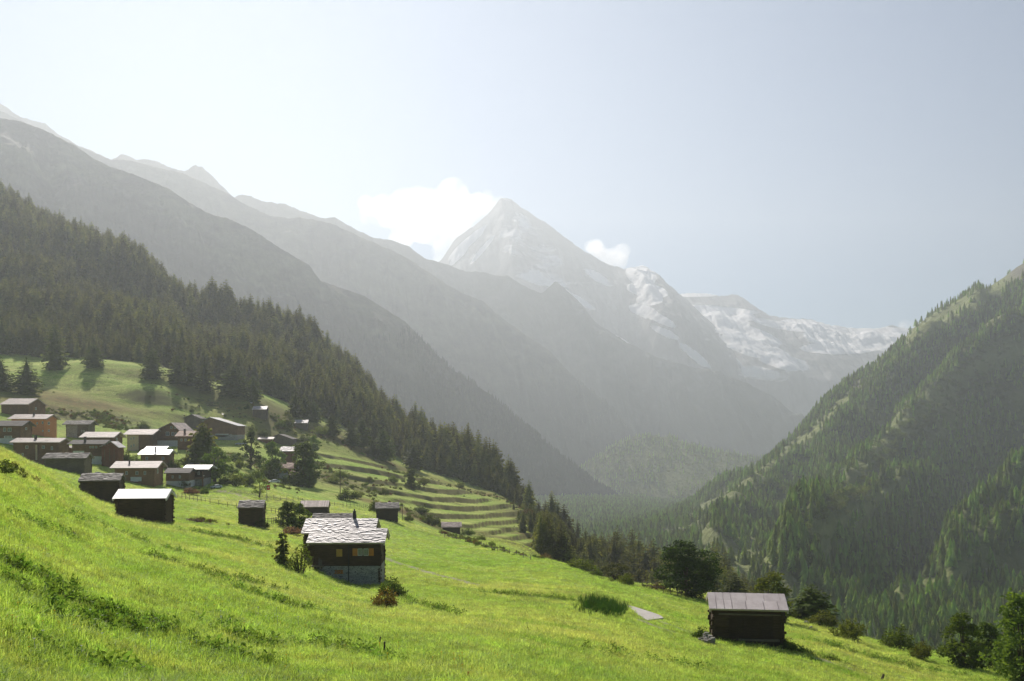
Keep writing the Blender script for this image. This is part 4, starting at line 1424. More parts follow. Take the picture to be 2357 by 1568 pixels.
def house(name, label, cat, u0, u1, ve, vr, Y, d, yaw=0.0, wall='wood_brown', roof='roof_tile', rk='tile', rs=.38, ridge='x', peak=.5, oh=.7, ox=.6, base=0.0, basemat='stone_wall',
          wins=(), chim=(), course=.26, ext=.16, plain=False, group=None, vl=None, extra=None, lift=0.0, plinth=.7, thick=1.0):
    """u0,u1: front wall's ends; ve: roof's lower edge (right eave when the gable faces us, vl the left); vr: ridge; Y: distance of the front wall; d: depth"""
    NHOUSE[0] += 1
    r = random.Random(NHOUSE[0] * 13 + 5)
    ya = math.radians(yaw)
    w = (u1 - u0) / F * Y / math.cos(ya)
    cx = ((u0 + u1) / 2 - CU) / F * Y
    cor = [(cx + math.cos(ya) * a - math.sin(ya) * b, Y + math.sin(ya) * a + math.cos(ya) * b) for a in (-w / 2, 0, w / 2) for b in (0, d / 2, d)]
    gs = [gz(*c) for c in cor]
    z0 = max(min(gs), (VH - ve) / F * Y - 9.0)
    root = empty(name, (cx, Y, z0), ya)
    tag(root, label, cat, group)
    zb = -plinth
    mb = MB(); rf = MB()
    if ridge == 'x':
        he = (VH - ve) / F * (Y - oh) - z0
        hr = (VH - vr) / F * (Y + d / 2) - z0
        s = (hr - he) / (d / 2 + oh)
        pit = math.atan(s); sp, cp = math.sin(pit), math.cos(pit)
        S = (d / 2 + oh) / cp

        def tops(x, y):
            yy = min(y, d - y)
            return he + s * (yy + oh) - .14
        L0, L1 = -w / 2 - ox, w / 2 + ox
        ff = lambda x, q, h: (x, -oh + q * cp - h * sp, he + q * sp + h * cp)
        fb = lambda x, q, h: (-x, d + oh - q * cp + h * sp, he + q * sp + h * cp)
        roof_faces(rf, L0, L1, S, ff, rk, r, rs)
        roof_faces(rf, -L1, -L0, S, fb, rk, r, rs)
        rid = MB()
        for x in (L0 + .02, L1 - .14):
            # barge boards under the verge
            for g in (ff, fb):
                xs = x if g is ff else -x - .12
                rf.hexa([g(xs, .05, -.30), g(xs + .12, .05, -.30), g(xs + .12, S, -.30), g(xs, S, -.30), g(xs, .05, -.102), g(xs + .12, .05, -.102), g(xs + .12, S, -.102), g(xs, S, -.102)])
        zr_at = lambda x, y: he + s * (min(y, d - y) + oh)
    else:
        xp = -w / 2 + peak * w
        her = (VH - ve) / F * Y - z0; hel = (VH - (vl if vl is not None else ve)) / F * Y - z0
        hr = (VH - vr) / F * Y - z0
        sl, sr = (hr - hel) / (xp + w / 2 + oh), (hr - her) / (w / 2 + oh - xp)

        def tops(x, y):
            return (hel + sl * (x + w / 2 + oh) if x < xp else her + sr * (w / 2 + oh - x)) - .14
        for side in (0, 1):
            sv = sl if side == 0 else sr
            pit = math.atan(sv); sp, cp = math.sin(pit), math.cos(pit)
            run = (xp + w / 2 + oh) if side == 0 else (w / 2 + oh - xp)
            S = run / cp
            if side == 0:
                g = lambda x, q, h, sp=sp, cp=cp: (-w / 2 - oh + q * cp - h * sp, -x, hel + q * sp + h * cp)
                roof_faces(rf, -d - ox, ox, S, g, rk, r, rs)
            else:
                g = lambda x, q, h, sp=sp, cp=cp: (w / 2 + oh - q * cp + h * sp, x, her + q * sp + h * cp)
                roof_faces(rf, -ox, d + ox, S, g, rk, r, rs)
        zr_at = lambda x, y: tops(x, y) + .14
    if plain:
        plain_walls(mb, w, d, zb, tops)
        mb.build('wall', MAT[wall], root)
    else:
        log_walls(mb, w, d, max(zb, base), tops, r, course, ext)
        mb.build('wall', MAT[wall], root)
    rf.build('roof', MAT[roof], root)
    if base > 0:
        bm = MB(); bm.box(-w / 2 - .05, w / 2 + .05, -.06, d + .05, zb - .6, base)
        bm.build('stone_base' if basemat == 'stone_wall' else 'masonry_base', MAT[basemat], root)

    def loc(u, v):
        yy = Y
        return ((u - CU) / F * yy - cx) / math.cos(ya), (VH - v) / F * yy - z0
    for wd in wins:
        if wd[0] == 'F':
            _, a, b, c, e = wd[:5]
            x0, zt = loc(a, c); x1, zl = loc(b, e)
            window(root, (x0 + x1) / 2, (zt + zl) / 2, abs(x1 - x0), abs(zt - zl), 0.0, 'F', **(wd[5] if len(wd) > 5 else {}))
        else:
            _, fy, v0, v1, ww = wd[:5]
            yy = d * fy
            zt = (VH - v0) / F * (Y + yy) - z0; zl = (VH - v1) / F * (Y + yy) - z0
            window(root, yy, (zt + zl) / 2, ww, abs(zt - zl), 0, wd[0], W=w, D=d, **(wd[5] if len(wd) > 5 else {}))
    for ch in chim:
        cu_, fy, hh, ww, mt = ch
        yy = d * fy
        x = ((cu_ - CU) / F * (Y + yy) - cx)
        zz = zr_at(x, yy) if ridge == 'x' else tops(x, yy)
        c = MB(); c.box(x - ww / 2, x + ww / 2, yy - ww / 2, yy + ww / 2, zz - .6, zz + hh)
        c.box(x - ww / 2 - .06, x + ww / 2 + .06, yy - ww / 2 - .06, yy + ww / 2 + .06, zz + hh, zz + hh + .08)
        c.build('chimney', MAT[mt], root)
    if extra:
        extra(root, loc, w, d, z0, zr_at)
    return root


VG = 'houses of the hillside village'
BG = 'old dark log barns'


def patch(name, mat, u0, u1, v0, v1, out=.05):
    """a proud panel (rendered masonry, balcony board, lean-to) on the front wall, given in photo coordinates"""
    def f(root, loc, w, d, z0, zr):
        x0, zt = loc(u0, v0); x1, zl = loc(u1, v1)
        mb = MB(); mb.box(max(x0, -w / 2 - .1), min(x1, w / 2 + .1), -out, .02, zl, zt)
        mb.build(name, MAT[mat], root)
    return f


def multi(*fs):
    def g(*a):
        for f in fs: f(*a)
    return g


def win_dark(u0, u1, v0, v1):
    return ('F', u0, u1, v0, v1)


# --- upper left of the village
house('log_house', 'long brown timber house with shallow roof, highest at the left of the village', 'house', 4, 64, 931, 917.5, 340, 12.5, 0, 'wood_brown', 'roof_tile', oh=.8, ox=.5, group=VG, wins=[('R', .45, 938, 944, 1.0)])
house('plastered_house', 'orange plastered house with pale roof', 'house', 27, 101, 964.5, 954, 300, 9, 2, 'plaster_orange', 'roof_tile', plain=True, oh=.9, ox=1.0, group=VG,
      wins=[win_dark(96, 99.5, 970, 976), win_dark(97, 99.5, 990, 994), ('R', .35, 971, 978, 1.4), ('R', .35, 989, 994, 1.1), win_dark(84, 87, 972, 977)], chim=[(79, .35, .8, .45, 'roof_dark')])
house('chalet', 'dark timber chalet with white base wall below the orange house', 'house', -18, 45, 980.5, 968.5, 265, 7.5, 4, 'wood_brown', 'roof_dark', oh=.8, ox=1.0, base=2.2, basemat='plaster_white', group=VG,
      wins=[win_dark(10, 27, 1003.5, 1008.5), win_dark(8, 14, 985, 994), win_dark(18, 26, 985, 994), ('R', .5, 984, 990, 1.1)])
house('log_house', 'broad brown log house with white flue pipe, beside the meadow edge at left', 'house', 34, 130, 1018.5, 1008.5, 240, 8, 6, 'wood_brown', 'roof_tile', oh=.8, ox=.8, group=VG, chim=[(85, .30, .9, .5, 'roof_dark')],
      wins=[win_dark(116, 120, 1028, 1036), win_dark(60, 66, 1026, 1033), win_dark(96, 102, 1026, 1033), win_dark(52, 56, 1043, 1049)], extra=patch('flue_pipe', 'plaster_cream', 82.5, 86, 1024, 1059, .22))
house('log_barn', 'dark grey barn with ragged stone roof below the broad brown log house', 'barn', 107, 190, 1056, 1043.5, 190, 5.5, 9, 'wood_grey', 'slate_dark', 'rough', .6, oh=.5, ox=.5, group=BG, plinth=1.2)
house('stone_house', 'square grey house, half masonry and half timber, alone above its neighbours', 'house', 154, 200, 977.5, 968.5, 320, 7.5, 6, 'wood_grey', 'slate_dark', 'rough', .7, oh=.9, ox=1.1, group=VG,
      wins=[win_dark(186.5, 189, 990, 995), win_dark(191.5, 194, 990, 995)], extra=patch('masonry_wall', 'stone_wall', 153.5, 178, 979, 1010))
house('log_house', 'tall brown house with pale roof behind the dark roofed one', 'house', 194, 255, 1007, 994.5, 270, 9, 4, 'wood_brown', 'roof_tile', oh=.9, ox=1.1, group=VG, wins=[win_dark(240, 244, 1014, 1022), ('R', .5, 1008, 1015, 1.1)])
house('log_house', 'brown log house with dark roof and white garage below', 'house', 168, 232, 1022.5, 1013, 235, 7, 5, 'wood_brown', 'roof_dark', oh=.9, ox=1.0, base=2.1, basemat='plaster_white', group=VG, chim=[(198, .25, 1.1, .45, 'roof_dark')],
      wins=[win_dark(206, 210, 1027, 1032), win_dark(212, 216, 1027, 1032), win_dark(219, 223, 1027, 1032), win_dark(206, 210, 1043, 1048), ('F', 203, 221, 1061, 1069, dict(pane='roof_dark'))], extra=patch('plaster_band', 'plaster_white', 168, 194, 1038, 1042))
house('timber_shed', 'upright brown shed with bright roof slope and vertical posts', 'shed', 236, 269, 1030.5, 1016.5, 232, 5, 6, 'wood_red', 'slate', 'tile', ridge='y', peak=.6, vl=1028, oh=.5, ox=.5, group=VG,
      extra=multi(patch('post', 'wood_grey', 241, 242, 1036, 1060, .1), patch('post', 'wood_grey', 252, 253, 1032, 1060, .1), patch('post', 'wood_grey', 262, 263, 1034, 1060, .1)))
house('log_house', 'little brown link house with sunlit roof between two big log houses', 'house', 141, 163, 1031, 1026.5, 252, 5, 8, 'wood_brown', 'roof_tile', oh=.4, ox=.3, group=VG)
# --- middle of the village
house('plastered_house', 'long house, cream plaster at one end and timber at the other', 'house', 294, 346, 1000.5, 988.5, 300, 9, 0, 'wood_brown', 'roof_tile', oh=1.0, ox=1.2, group=VG, plinth=1.5,
      wins=[win_dark(300.5, 303.5, 1007, 1013), win_dark(307, 310, 1005.5, 1012), win_dark(300.5, 303.5, 1024, 1030), win_dark(307, 310, 1022, 1028)], extra=patch('plaster_wall', 'plaster_cream', 293.6, 319, 1002, 1040, .045))
house('chalet', 'large brown gabled chalet joined to the cream plastered house', 'house', 347, 409, 991, 973, 306, 11, 0, 'wood_brown', 'roof_tile', ridge='y', peak=.80, vl=1000, oh=.9, ox=1.2, base=2.2, basemat='plaster_white', group=VG,
      wins=[win_dark(392, 397, 981, 987), win_dark(401, 406, 981, 987), win_dark(382, 390, 994, 1003), win_dark(395, 401, 995, 1003), win_dark(403, 407, 995, 1003)], extra=patch('balcony', 'wood_honey', 378, 409, 1004, 1008, .9))
house('log_house', 'brown log house with reddish roof half hidden by the tall stone pine', 'house', 410, 452, 1004.5, 992, 290, 8, 2, 'wood_brown', 'roof_red', oh=.9, ox=.8, group=VG, chim=[(426, .30, 1.0, .5, 'roof_dark')], wins=[win_dark(416, 420, 1010, 1016), win_dark(425, 429, 1010, 1016)])
house('log_barn', 'small dark gabled barn above the stone pine', 'barn', 425, 458, 963.5, 954.5, 390, 7, 0, 'wood_grey', 'slate_dark', 'rough', .8, ridge='y', vl=962.5, oh=.5, ox=.4, group=BG)
house('log_barn', 'barn with pale sunlit roof behind the great brown barn', 'barn', 468, 506, 962, 953, 412, 7, 0, 'wood_grey', 'slate', 'rough', .8, oh=.6, ox=.6, group=BG)
house('timber_barn', 'great brown plank barn with blue grey roof and masonry ground floor', 'barn', 470, 545, 980.5, 960.5, 380, 11, 0, 'wood_brown', 'roof_blue', 'tile', .6, ridge='y', peak=.18, vl=969, oh=.7, ox=.8, base=2.2, group=VG,
      wins=[win_dark(520, 526, 1000, 1005), win_dark(529, 534, 1000, 1005)], extra=patch('plaster_wall', 'plaster_white', 496, 526, 999, 1006, .06))
house('log_house', 'honey coloured log house under a brilliant white metal roof', 'house', 326, 383, 1046.5, 1035.5, 255, 7.5, 6, 'wood_honey', 'sheet_white', 'tile', .5, oh=.8, ox=.8, group=VG, chim=[(359, .2, 1.3, .3, 'roof_dark')], wins=[win_dark(336, 341, 1052, 1059), win_dark(372, 377, 1052, 1059)], plinth=1.6)
house('log_house', 'low house whose white roof shows just behind the brilliant white one', 'house', 336, 376, 1036, 1027.5, 274, 7, 6, 'wood_brown', 'sheet_white', 'tile', .5, oh=.6, ox=.6, group=VG)
house('log_house', 'large sunlit log house with broad tiled roof behind the two dark barns', 'house', 268, 352, 1077.5, 1062, 215, 9, 8, 'wood_honey', 'roof_tile', oh=1.0, ox=1.0, group=VG, plinth=1.6,
      wins=[win_dark(290, 295, 1085, 1093), win_dark(312, 318, 1085, 1093), win_dark(330, 335, 1085, 1093), ('F', 308, 318, 1103, 1109), ('R', .4, 1080, 1090, 1.1)], chim=[(302, .25, .8, .3, 'roof_dark')], extra=patch('plaster_wall', 'plaster_white', 301, 325, 1098, 1108, .07))
house('log_house', 'low brown house with white base between the large log house and its bright roofed neighbour', 'house', 384, 433, 1089, 1077.5, 226, 6.5, 6, 'wood_brown', 'roof_dark', oh=.6, ox=.5, base=1.7, basemat='plaster_white', group=VG, wins=[('F', 391, 402, 1110, 1117, dict(pane='roof_dark')), win_dark(396, 400, 1095, 1101), win_dark(412, 416, 1095, 1101)])
house('chalet', 'dark chalet with bright metal roof and round white lamps beside the birch', 'house', 434, 468, 1080.5, 1070.5, 233, 8, 5, 'wood_dark', 'sheet_white', 'tile', .6, oh=.9, ox=1.4, base=1.9, group=VG,
      wins=[win_dark(440, 445, 1086, 1093), win_dark(455, 460, 1086, 1093), win_dark(454, 460, 1108, 1116)], extra=multi(patch('balcony', 'wood_brown', 434, 470, 1098, 1103, .9), patch('lamp', 'plaster_white', 470, 472, 1094, 1096, 1.0), patch('post', 'wood_brown', 467, 468, 1085, 1120, .95)))
house('log_barn', 'barn whose bright roof strip shows above the dark chalet', 'barn', 434, 464, 1070.5, 1065.5, 258, 6, 4, 'wood_brown', 'slate', 'rough', .7, oh=.4, ox=.4, group=BG)
# --- right part of the village
house('chalet', 'red brown chalet with rusty roof and white base beside the big dark tree', 'house', 631, 668, 1078.5, 1066, 320, 8, 3, 'wood_red', 'roof_red', 'rough', .6, oh=.9, ox=1.1, base=2.0, basemat='plaster_white', group=VG, plinth=1.6,
      wins=[win_dark(637, 642, 1084, 1090), win_dark(648, 653, 1084, 1090), win_dark(657, 662, 1084, 1090), ('F', 641, 647, 1097, 1104, dict(pane='roof_dark'))])
house('timber_shed', 'lean brown shed with rusty roof in the shade of the big dark tree', 'shed', 668, 706, 1094, 1084.5, 312, 5, 2, 'wood_dark', 'roof_red', 'rough', .6, oh=.5, ox=.4, group=VG)
house('log_house', 'narrow red house with pale roof behind the big dark tree', 'house', 648, 672, 1039, 1029, 352, 7, 2, 'wood_red', 'slate', 'rough', .6, oh=.7, ox=.7, group=VG, wins=[win_dark(654, 657, 1044, 1050)])
house('timber_barn', 'weathered brown gabled barn at the upper end of the road', 'barn', 628, 671, 1011, 999.5, 400, 9, 0, 'wood_grey', 'roof_dark', 'tile', .6, ridge='y', peak=.32, vl=1006, oh=.6, ox=.6, group=BG)
house('timber_shed', 'low red brown lean to beside the weathered gabled barn', 'shed', 595, 627, 1011, 1006, 396, 6, 0, 'wood_red', 'roof_tile', 'tile', .6, oh=.4, ox=.4, group=BG)
# --- barns along the forest edge
house('log_barn', 'lone little barn on the green knoll under the forest', 'barn', 199, 230, 837, 829.5, 462, 6, 4, 'wood_dark', 'slate_dark', 'rough', .9, oh=.5, ox=.5, group=BG)
house('log_barn', 'tiny barn with white roof at the crest of the pasture', 'barn', 491, 511, 909.5, 903.5, 445, 5, 4, 'wood_dark', 'sheet_white', 'tile', .6, oh=.4, ox=.4, group=BG)
house('log_barn', 'half roofless barn beside the small pointed spruce at the forest edge', 'barn', 556, 578, 929, 922.5, 432, 5, 4, 'wood_grey', 'slate', 'rough', .9, oh=.4, ox=.4, group=BG)
house('log_barn', 'grey barn with pale roof just below the half roofless one', 'barn', 583, 611, 942.5, 935.5, 418, 6, 5, 'wood_grey', 'slate', 'rough', .9, oh=.5, ox=.4, group=BG)
house('log_barn', 'grey barn standing among bushes halfway along the terraces top', 'barn', 680, 706, 974, 967, 430, 6, 6, 'wood_grey', 'slate', 'rough', .9, oh=.4, ox=.4, group=BG)
# --- barns in the meadow
house('log_barn', 'blackened barn with mossy ragged stone roof behind the white roofed barn', 'barn', 190, 268, 1107, 1090.5, 150, 4.6, 11, 'wood_black', 'slate_dark', 'rough', .55, oh=.45, ox=.35, course=.24, ext=.28, group=BG, plinth=1.0)
house('log_barn', 'blackened barn under a brilliant corrugated white roof', 'barn', 272, 375, 1148, 1126, 115, 4.2, 6, 'wood_black', 'sheet_white', 'metal', .5, oh=.55, ox=.45, course=.22, ext=.26, group=BG, plinth=1.0, wins=[])
house('log_barn', 'small upright dark storehouse with stone roof beside the fenced garden', 'barn', 551, 603, 1169, 1153, 150, 3.6, 8, 'wood_black', 'slate_dark', 'rough', .5, oh=.35, ox=.18, course=.24, ext=.12, base=.45, basemat='plaster_white', group=BG, plinth=.3)
house('log_barn', 'brown barn with sun bleached plank roof behind the stone roofed house', 'barn', 694, 752, 1167, 1152.5, 205, 5, 6, 'wood_dark', 'planks_grey', 'plank', .5, oh=.5, ox=.35, group=BG)
house('log_barn', 'low barn whose dark stone roof peeps over the stone roofed house', 'barn', 722, 808, 1196, 1183, 142, 5, 4, 'wood_dark', 'slate_dark', 'rough', .5, oh=.4, ox=.3, group=BG)
house('log_barn', 'brown barn with dark stone roof at the foot of the terraces', 'barn', 868, 914, 1170.5, 1157.5, 226, 4.6, 8, 'wood_dark', 'slate_dark', 'rough', .6, oh=.4, ox=.4, group=BG)
house('log_barn', 'little barn with pale roof beside the hedge under the curved terraces', 'barn', 1020, 1058, 1214, 1202.5, 285, 5, 4, 'wood_dark', 'planks_grey', 'rough', .7, oh=.5, ox=.5, group=BG)


# --- the stone roofed house in the middle of the meadow
def stone_house_extra(root, loc, w, d, z0, zr):
    # downpipe, ledge, stone-framed hatch
    x, _ = loc(803, 1300)
    mb = MB(); mb.tube([(x, -.16, loc(0, 1254)[1]), (x, -.16, -.2)], [.045, .045], 8)
    mb.build('downpipe', MAT['metal_black'], root)
    x0, zt = loc(771, 1311.5); x1, zl = loc(790, 1319)
    hb = MB(); hb.box(x0, x1, -.10, -.05, zl, zt); hb.box(x0 - .05, x1 + .05, -.13, -.05, zl - .06, zl)
    hb.build('hatch', MAT['shutter_orange'], root)
    x0, zt = loc(718, 1300.5); x1, zl = loc(748, 1303)
    lb = MB(); lb.box(x0, x1, -.55, -.03, zl, zt)
    for k in range(3):
        lb.box(x0 + .25 + k * (x1 - x0 - .5) / 2 - .04, x0 + .25 + k * (x1 - x0 - .5) / 2 + .04, -.5, -.05, zl - .25, zl)
    lb.build('ledge', MAT['wood_grey'], root)
    x0, zt = loc(735, 1282); x1, zl = loc(741, 1300.4)
    vb = MB()
    for k in range(4):
        vb.tube([(x0 + (x1 - x0) * k / 3, -.2, zl), (x0 + (x1 - x0) * k / 3 + .03, -.2, zt - .1 * k)], [.05, .03], 6)
    vb.build('firewood', MAT['bark_pale'], root)


SH = dict(frame='trim_white')
house('stone_roofed_house', 'dark log house on tall masonry base under a double roof of pale stone slabs', 'house', 722, 874, 1250.5, 1219, 100, 4.4, 2, 'wood_black', 'slate', 'stone', .40, oh=.7, ox=.55, course=.21, ext=.17, base=0, group=None, plinth=.4,
      wins=[('F', 774.5, 788, 1264, 1281, dict(frame='shutter_yellow', pane='shutter_yellow')), ('F', 823.5, 834, 1263, 1279, dict(frame='trim_white', shutters=dict(at=(-.50,), w=.50, mat='shutter_orange'))),
            ('F', 837, 848, 1263, 1279, dict(frame='trim_white', shutters=dict(at=(.52,), w=.50, mat='shutter_orange')))], extra=stone_house_extra)
SHR = COL.objects['stone_roofed_house']


def stone_house_parts():
    """masonry below the log storey, and the higher rear wing with its chimney"""
    ya = SHR.rotation_euler.z; o = SHR.location
    w = (874 - 722) / F * 100 / math.cos(ya)
    zt = (VH - 1303) / F * 100 - o.z
    mb = MB()
    mb.box(-w / 2 + .12, w / 2 + .07, -.10, 4.5, -1.2, zt)
    mb.build('masonry_base', MAT['stone_wall'], SHR)
    # rear wing: a second log body behind, further left, with its own roof
    r = random.Random(99)
    Y2, d2 = 104.6, 5.0
    ww = (862 - 706) / F * Y2
    cx2 = ((862 + 706) / 2 - CU) / F * Y2 - o.x
    oy = Y2 - o.y
    oh, ox = .55, .25
    he = (VH - 1228) / F * (Y2 - oh) - o.z; hr = (VH - 1195.5) / F * (Y2 + d2 / 2) - o.z
    s = (hr - he) / (d2 / 2 + oh); pit = math.atan(s); sp, cp = math.sin(pit), math.cos(pit); S = (d2 / 2 + oh) / cp
    wb = MB()
    log_walls(wb, ww, d2, -.4, lambda x, y: he + s * (min(y, d2 - y) + oh) - .14, r, .21, .17)
    wo_ = wb.build('rear_wall', MAT['wood_black'], SHR); wo_.location = (cx2, oy, 0)
    rb = MB()
    roof_faces(rb, -ww / 2 - ox, ww / 2 + ox, S, lambda x, q, h: (x, -oh + q * cp - h * sp, he + q * sp + h * cp), 'stone', r, .40)
    roof_faces(rb, -ww / 2 - ox, ww / 2 + ox, S, lambda x, q, h: (-x, d2 + oh - q * cp + h * sp, he + q * sp + h * cp), 'stone', r, .40)
    ro = rb.build('rear_roof', MAT['slate'], SHR); ro.location = (cx2, oy, 0)
    xc = (820.5 - CU) / F * 107 - o.x
    cb = MB()
    zc = hr - .35
    cb.tube([(xc, oy + d2 / 2 + .1, zc), (xc, oy + d2 / 2 + .1, zc + 1.25)], [.20, .17], 10)
    cb.tube([(xc, oy + d2 / 2 + .1, zc + 1.25), (xc, oy + d2 / 2 + .1, zc + 1.45)], [.09, .07], 8)
    ch = cb.build('chimney', MAT['metal_black'], SHR)
    vb = MB(); vx = (799 - CU) / F * 101 - o.x
    vb.tube([(vx, 1.3, (VH - 1238) / F * 101 - o.z), (vx - .05, 1.3, (VH - 1226) / F * 101 - o.z)], [.05, .05], 8)
    vb.build('vent_pipe', MAT['metal_black'], SHR)


stone_house_parts()


# --- the log hut at the right
def hut_extra(root, loc, w, d, z0, zr):
    r = random.Random(5)
    for (ua, ub) in ((1683, 1713), (1713.5, 1752), (1752.5, 1775)):
        x0, zt = loc(ua, 1420); x1, zl = loc(ub, 1472)
        mb = MB()
        n = 5
        for k in range(n):
            a = x0 + (x1 - x0) * k / n; b = x0 + (x1 - x0) * (k + 1) / n
            mb.box(a + .008, b - .008, -.075 + r.uniform(-.008, .008), -.045, zl + r.uniform(-.03, .03), zt)
        mb.build('door_panel', MAT['wood_dark'], root)
    for uu in (1681, 1713.2, 1752.2, 1776):
        x, zt = loc(uu, 1414); _, zl = loc(uu, 1476)
        mb = MB(); mb.box(x - .06, x + .06, -.14, -.04, zl, zt); mb.build('post', MAT['wood_dark'], root)
    x0, zt = loc(1656, 1412.5); x1, zl = loc(1796, 1416)
    mb = MB(); mb.box(x0, x1, -.16, -.04, zl, zt); mb.build('beam', MAT['wood_grey'], root)
    x0, zt = loc(1700, 1470); x1, zl = loc(1792, 1475)
    mb = MB(); mb.box(x0, x1, -.17, -.04, zl, zt); mb.build('sill_beam', MAT['wood_grey'], root)


house('log_hut', 'dark log hut with smooth pale metal sheet roof near the meadow edge', 'hut', 1646, 1799, 1404, 1365.5, 80, 4.4, -8, 'wood_black', 'sheet_panel', 'panel', .5, oh=.55, ox=.42, course=.20, ext=.22, group=None, plinth=.2, base=.38, extra=hut_extra)
# ------------------------------------------------------------------ lone trees and bushes
ROUND = broad_meshes('round_tree', 201, 10, 10.5, 'leaf_maple', 'bark', .05, 74, 110, .42, [(0, 0, .25, .75), (-.35, .0, -.15, .6), (.35, .1, -.25, .62), (0, -.25, -.3, .65), (.45, 0, -.6, .45), (-.1, .1, .6, .42)])
BROAD = [broad_meshes('broad_tree%d' % i, 210 + i, 10, 9, m, 'bark', .03, 70, 80, .45, [(0, 0, .35, .6), (-.3, .1, -.1, .62), (.32, -.1, -.2, .6), (0, .2, -.45, .6), (-.2, -.2, -.6, .5), (.25, .1, -.65, .5), (0, 0, .65, .35)]) for i, m in enumerate(('leaf_mid', 'leaf_dark', 'leaf_light', 'leaf_olive'))]
BIRCH = broad_meshes('birch', 221, 12, 8, 'leaf_mid', 'bark_pale', .06, 52, 80, .40, [(0, 0, .5, .5), (-.2, .1, .1, .6), (.25, 0, -.2, .62), (-.15, -.1, -.5, .65), (.3, .2, -.6, .5)])
POPLAR = broad_meshes('conical_tree', 223, 12, 6.5, 'leaf_dark', 'bark', .05, 50, 80, .40, [(0, 0, .85, .16), (0, 0, .6, .3), (.05, 0, .25, .48), (-.15, 0, -.2, .7), (.2, .1, -.5, .8), (-.2, -.1, -.6, .75)])
SILVER = broad_meshes('silver_tree', 225, 6, 6.5, 'leaf_silver', 'bark', .05, 34, 60, .34)
OPEN = broad_meshes('open_tree', 227, 7, 6, 'leaf_olive', 'bark', .12, 26, 46, .30)
BUSH = {m: bush_meshes('bush_' + m, 240 + i, 2.4, 3.0, m, 9, 30, 66, .19) for i, m in enumerate(('leaf_mid', 'leaf_dark', 'leaf_light', 'leaf_olive', 'leaf_rust', 'leaf_pink'))}
WILLOW = bush_meshes('willow', 260, 3.2, 2.6, 'leaf_olive', 14, 26, 36, .20, True)


def crown_width(me):
    x = np.empty(len(me.vertices) * 3, np.float32); me.vertices.foreach_get('co', x)
    x = x[0::3]
    return float(np.percentile(x, 98.5) - np.percentile(x, 1.5))


def put(kind, meshes, u, vt, vb, y0, y1, wpx, label, cat='tree', parts=('trunk', 'crown'), W=None, group=None):
    """stand a plant on the ground where the photo shows its foot (u, vb); vt its top; wpx its width"""
    p = ground_hit(u, vb, y0, y1)
    h = (vb - vt) / F * p.y
    h = max(h, .3)
    w0 = W if W else crown_width(meshes[1])
    wide = (wpx / F * p.y) / (w0 * h / meshes[2]) if wpx else 1.0
    return plant(kind, meshes, p, h, min(max(wide, .35), 3.0), None, label, cat, group, parts, .05)


def putd(kind, meshes, u, vt, Y, wpx, label, cat='tree', parts=('trunk', 'crown'), group=None):
    """the same for a plant whose foot is hidden: its distance is given"""
    x = (u - CU) / F * Y
    z = gz(x, Y)
    h = max((VH - vt) / F * Y - z, .5)
    w0 = crown_width(meshes[1])
    wide = (wpx / F * Y) / (w0 * h / meshes[2]) if wpx else 1.0
    return plant(kind, meshes, (x, Y, z), h, min(max(wide, .35), 3.0), None, label, cat, group, parts, .05)


BP = ('stem', 'foliage')
# near the meadow edge, right
put('maple_tree', ROUND, 1580, 1250, 1372, 135, 175, 172, 'big dark round maple at the meadow edge beside the rail fence')
putd('broadleaf_tree', BROAD[3], 1775, 1320, 118, 104, 'sunlit crowned tree directly behind the sheet roofed log hut')
putd('larch_tree', PINE[0], 1868, 1344, 132, 104, 'spreading young larch just beyond the sheet roofed log hut')
putd('larch_tree', PINE[1], 1690, 1318, 200, 74, 'pale green larch between the big maple and the log hut roof')
putd('hazel_bush', BUSH['leaf_olive'], 1893, 1395, 124, 58, 'low dull green bush at the foot of the spreading larch', 'bush', BP)
put('hazel_bush', BUSH['leaf_olive'], 1957, 1414, 1474, 95, 135, 78, 'rounded olive bush, first past the boulders along the meadow edge', 'bush', BP)
put('hazel_bush', BUSH['leaf_mid'], 2067, 1435, 1496, 92, 125, 76, 'rounded green bush in the gap where the pylon wires come down', 'bush', BP)
put('hazel_bush', BUSH['leaf_olive'], 2122, 1466, 1518, 90, 120, 48, 'small tawny bush beside the rounded green one', 'bush', BP)
putd('broadleaf_tree', BROAD[0], 2215, 1414, 108, 108, 'bushy tree with twin lobes near the right edge of the meadow')
putd('broadleaf_tree', BROAD[1], 2272, 1432, 112, 70, 'darker tree merging with the twin lobed one')
putd('broadleaf_tree', BROAD[2], 2352, 1372, 98, 140, 'tall leafy tree cut off by the right border of the view')
put('flowering_bush', BUSH['leaf_rust'], 2262, 1495, 1530, 92, 115, 60, 'low reddish brushwood under the twin lobed tree', 'bush', BP)
put('elder_bush', BUSH['leaf_dark'], 1614, 1436, 1472, 72, 95, 36, 'dark bush against the left corner of the log hut', 'bush', BP)
put('elder_bush', BUSH['leaf_dark'], 1812, 1462, 1497, 72, 95, 34, 'dark bush against the right corner of the log hut', 'bush', BP)
putd('rusty_bush', BUSH['leaf_rust'], 1253, 1271, 168, 36, 'reddish bush at the crest, leftmost of the row leading to the valley wood', 'bush', BP)
putd('hazel_bush', BUSH['leaf_olive'], 1337, 1277, 152, 60, 'broad olive bush on the crest below the rocky knoll', 'bush', BP)
putd('hazel_bush', BUSH['leaf_mid'], 1372, 1303, 145, 26, 'little green bush on the crest between the olive and silvery ones', 'bush', BP)
putd('silver_bush', SILVER, 1415, 1297, 148, 62, 'silvery leaved bush tree on the crest', 'bush')
putd('hazel_bush', BUSH['leaf_olive'], 1440, 1312, 143, 34, 'olive bush leaning against the silvery leaved one', 'bush', BP)
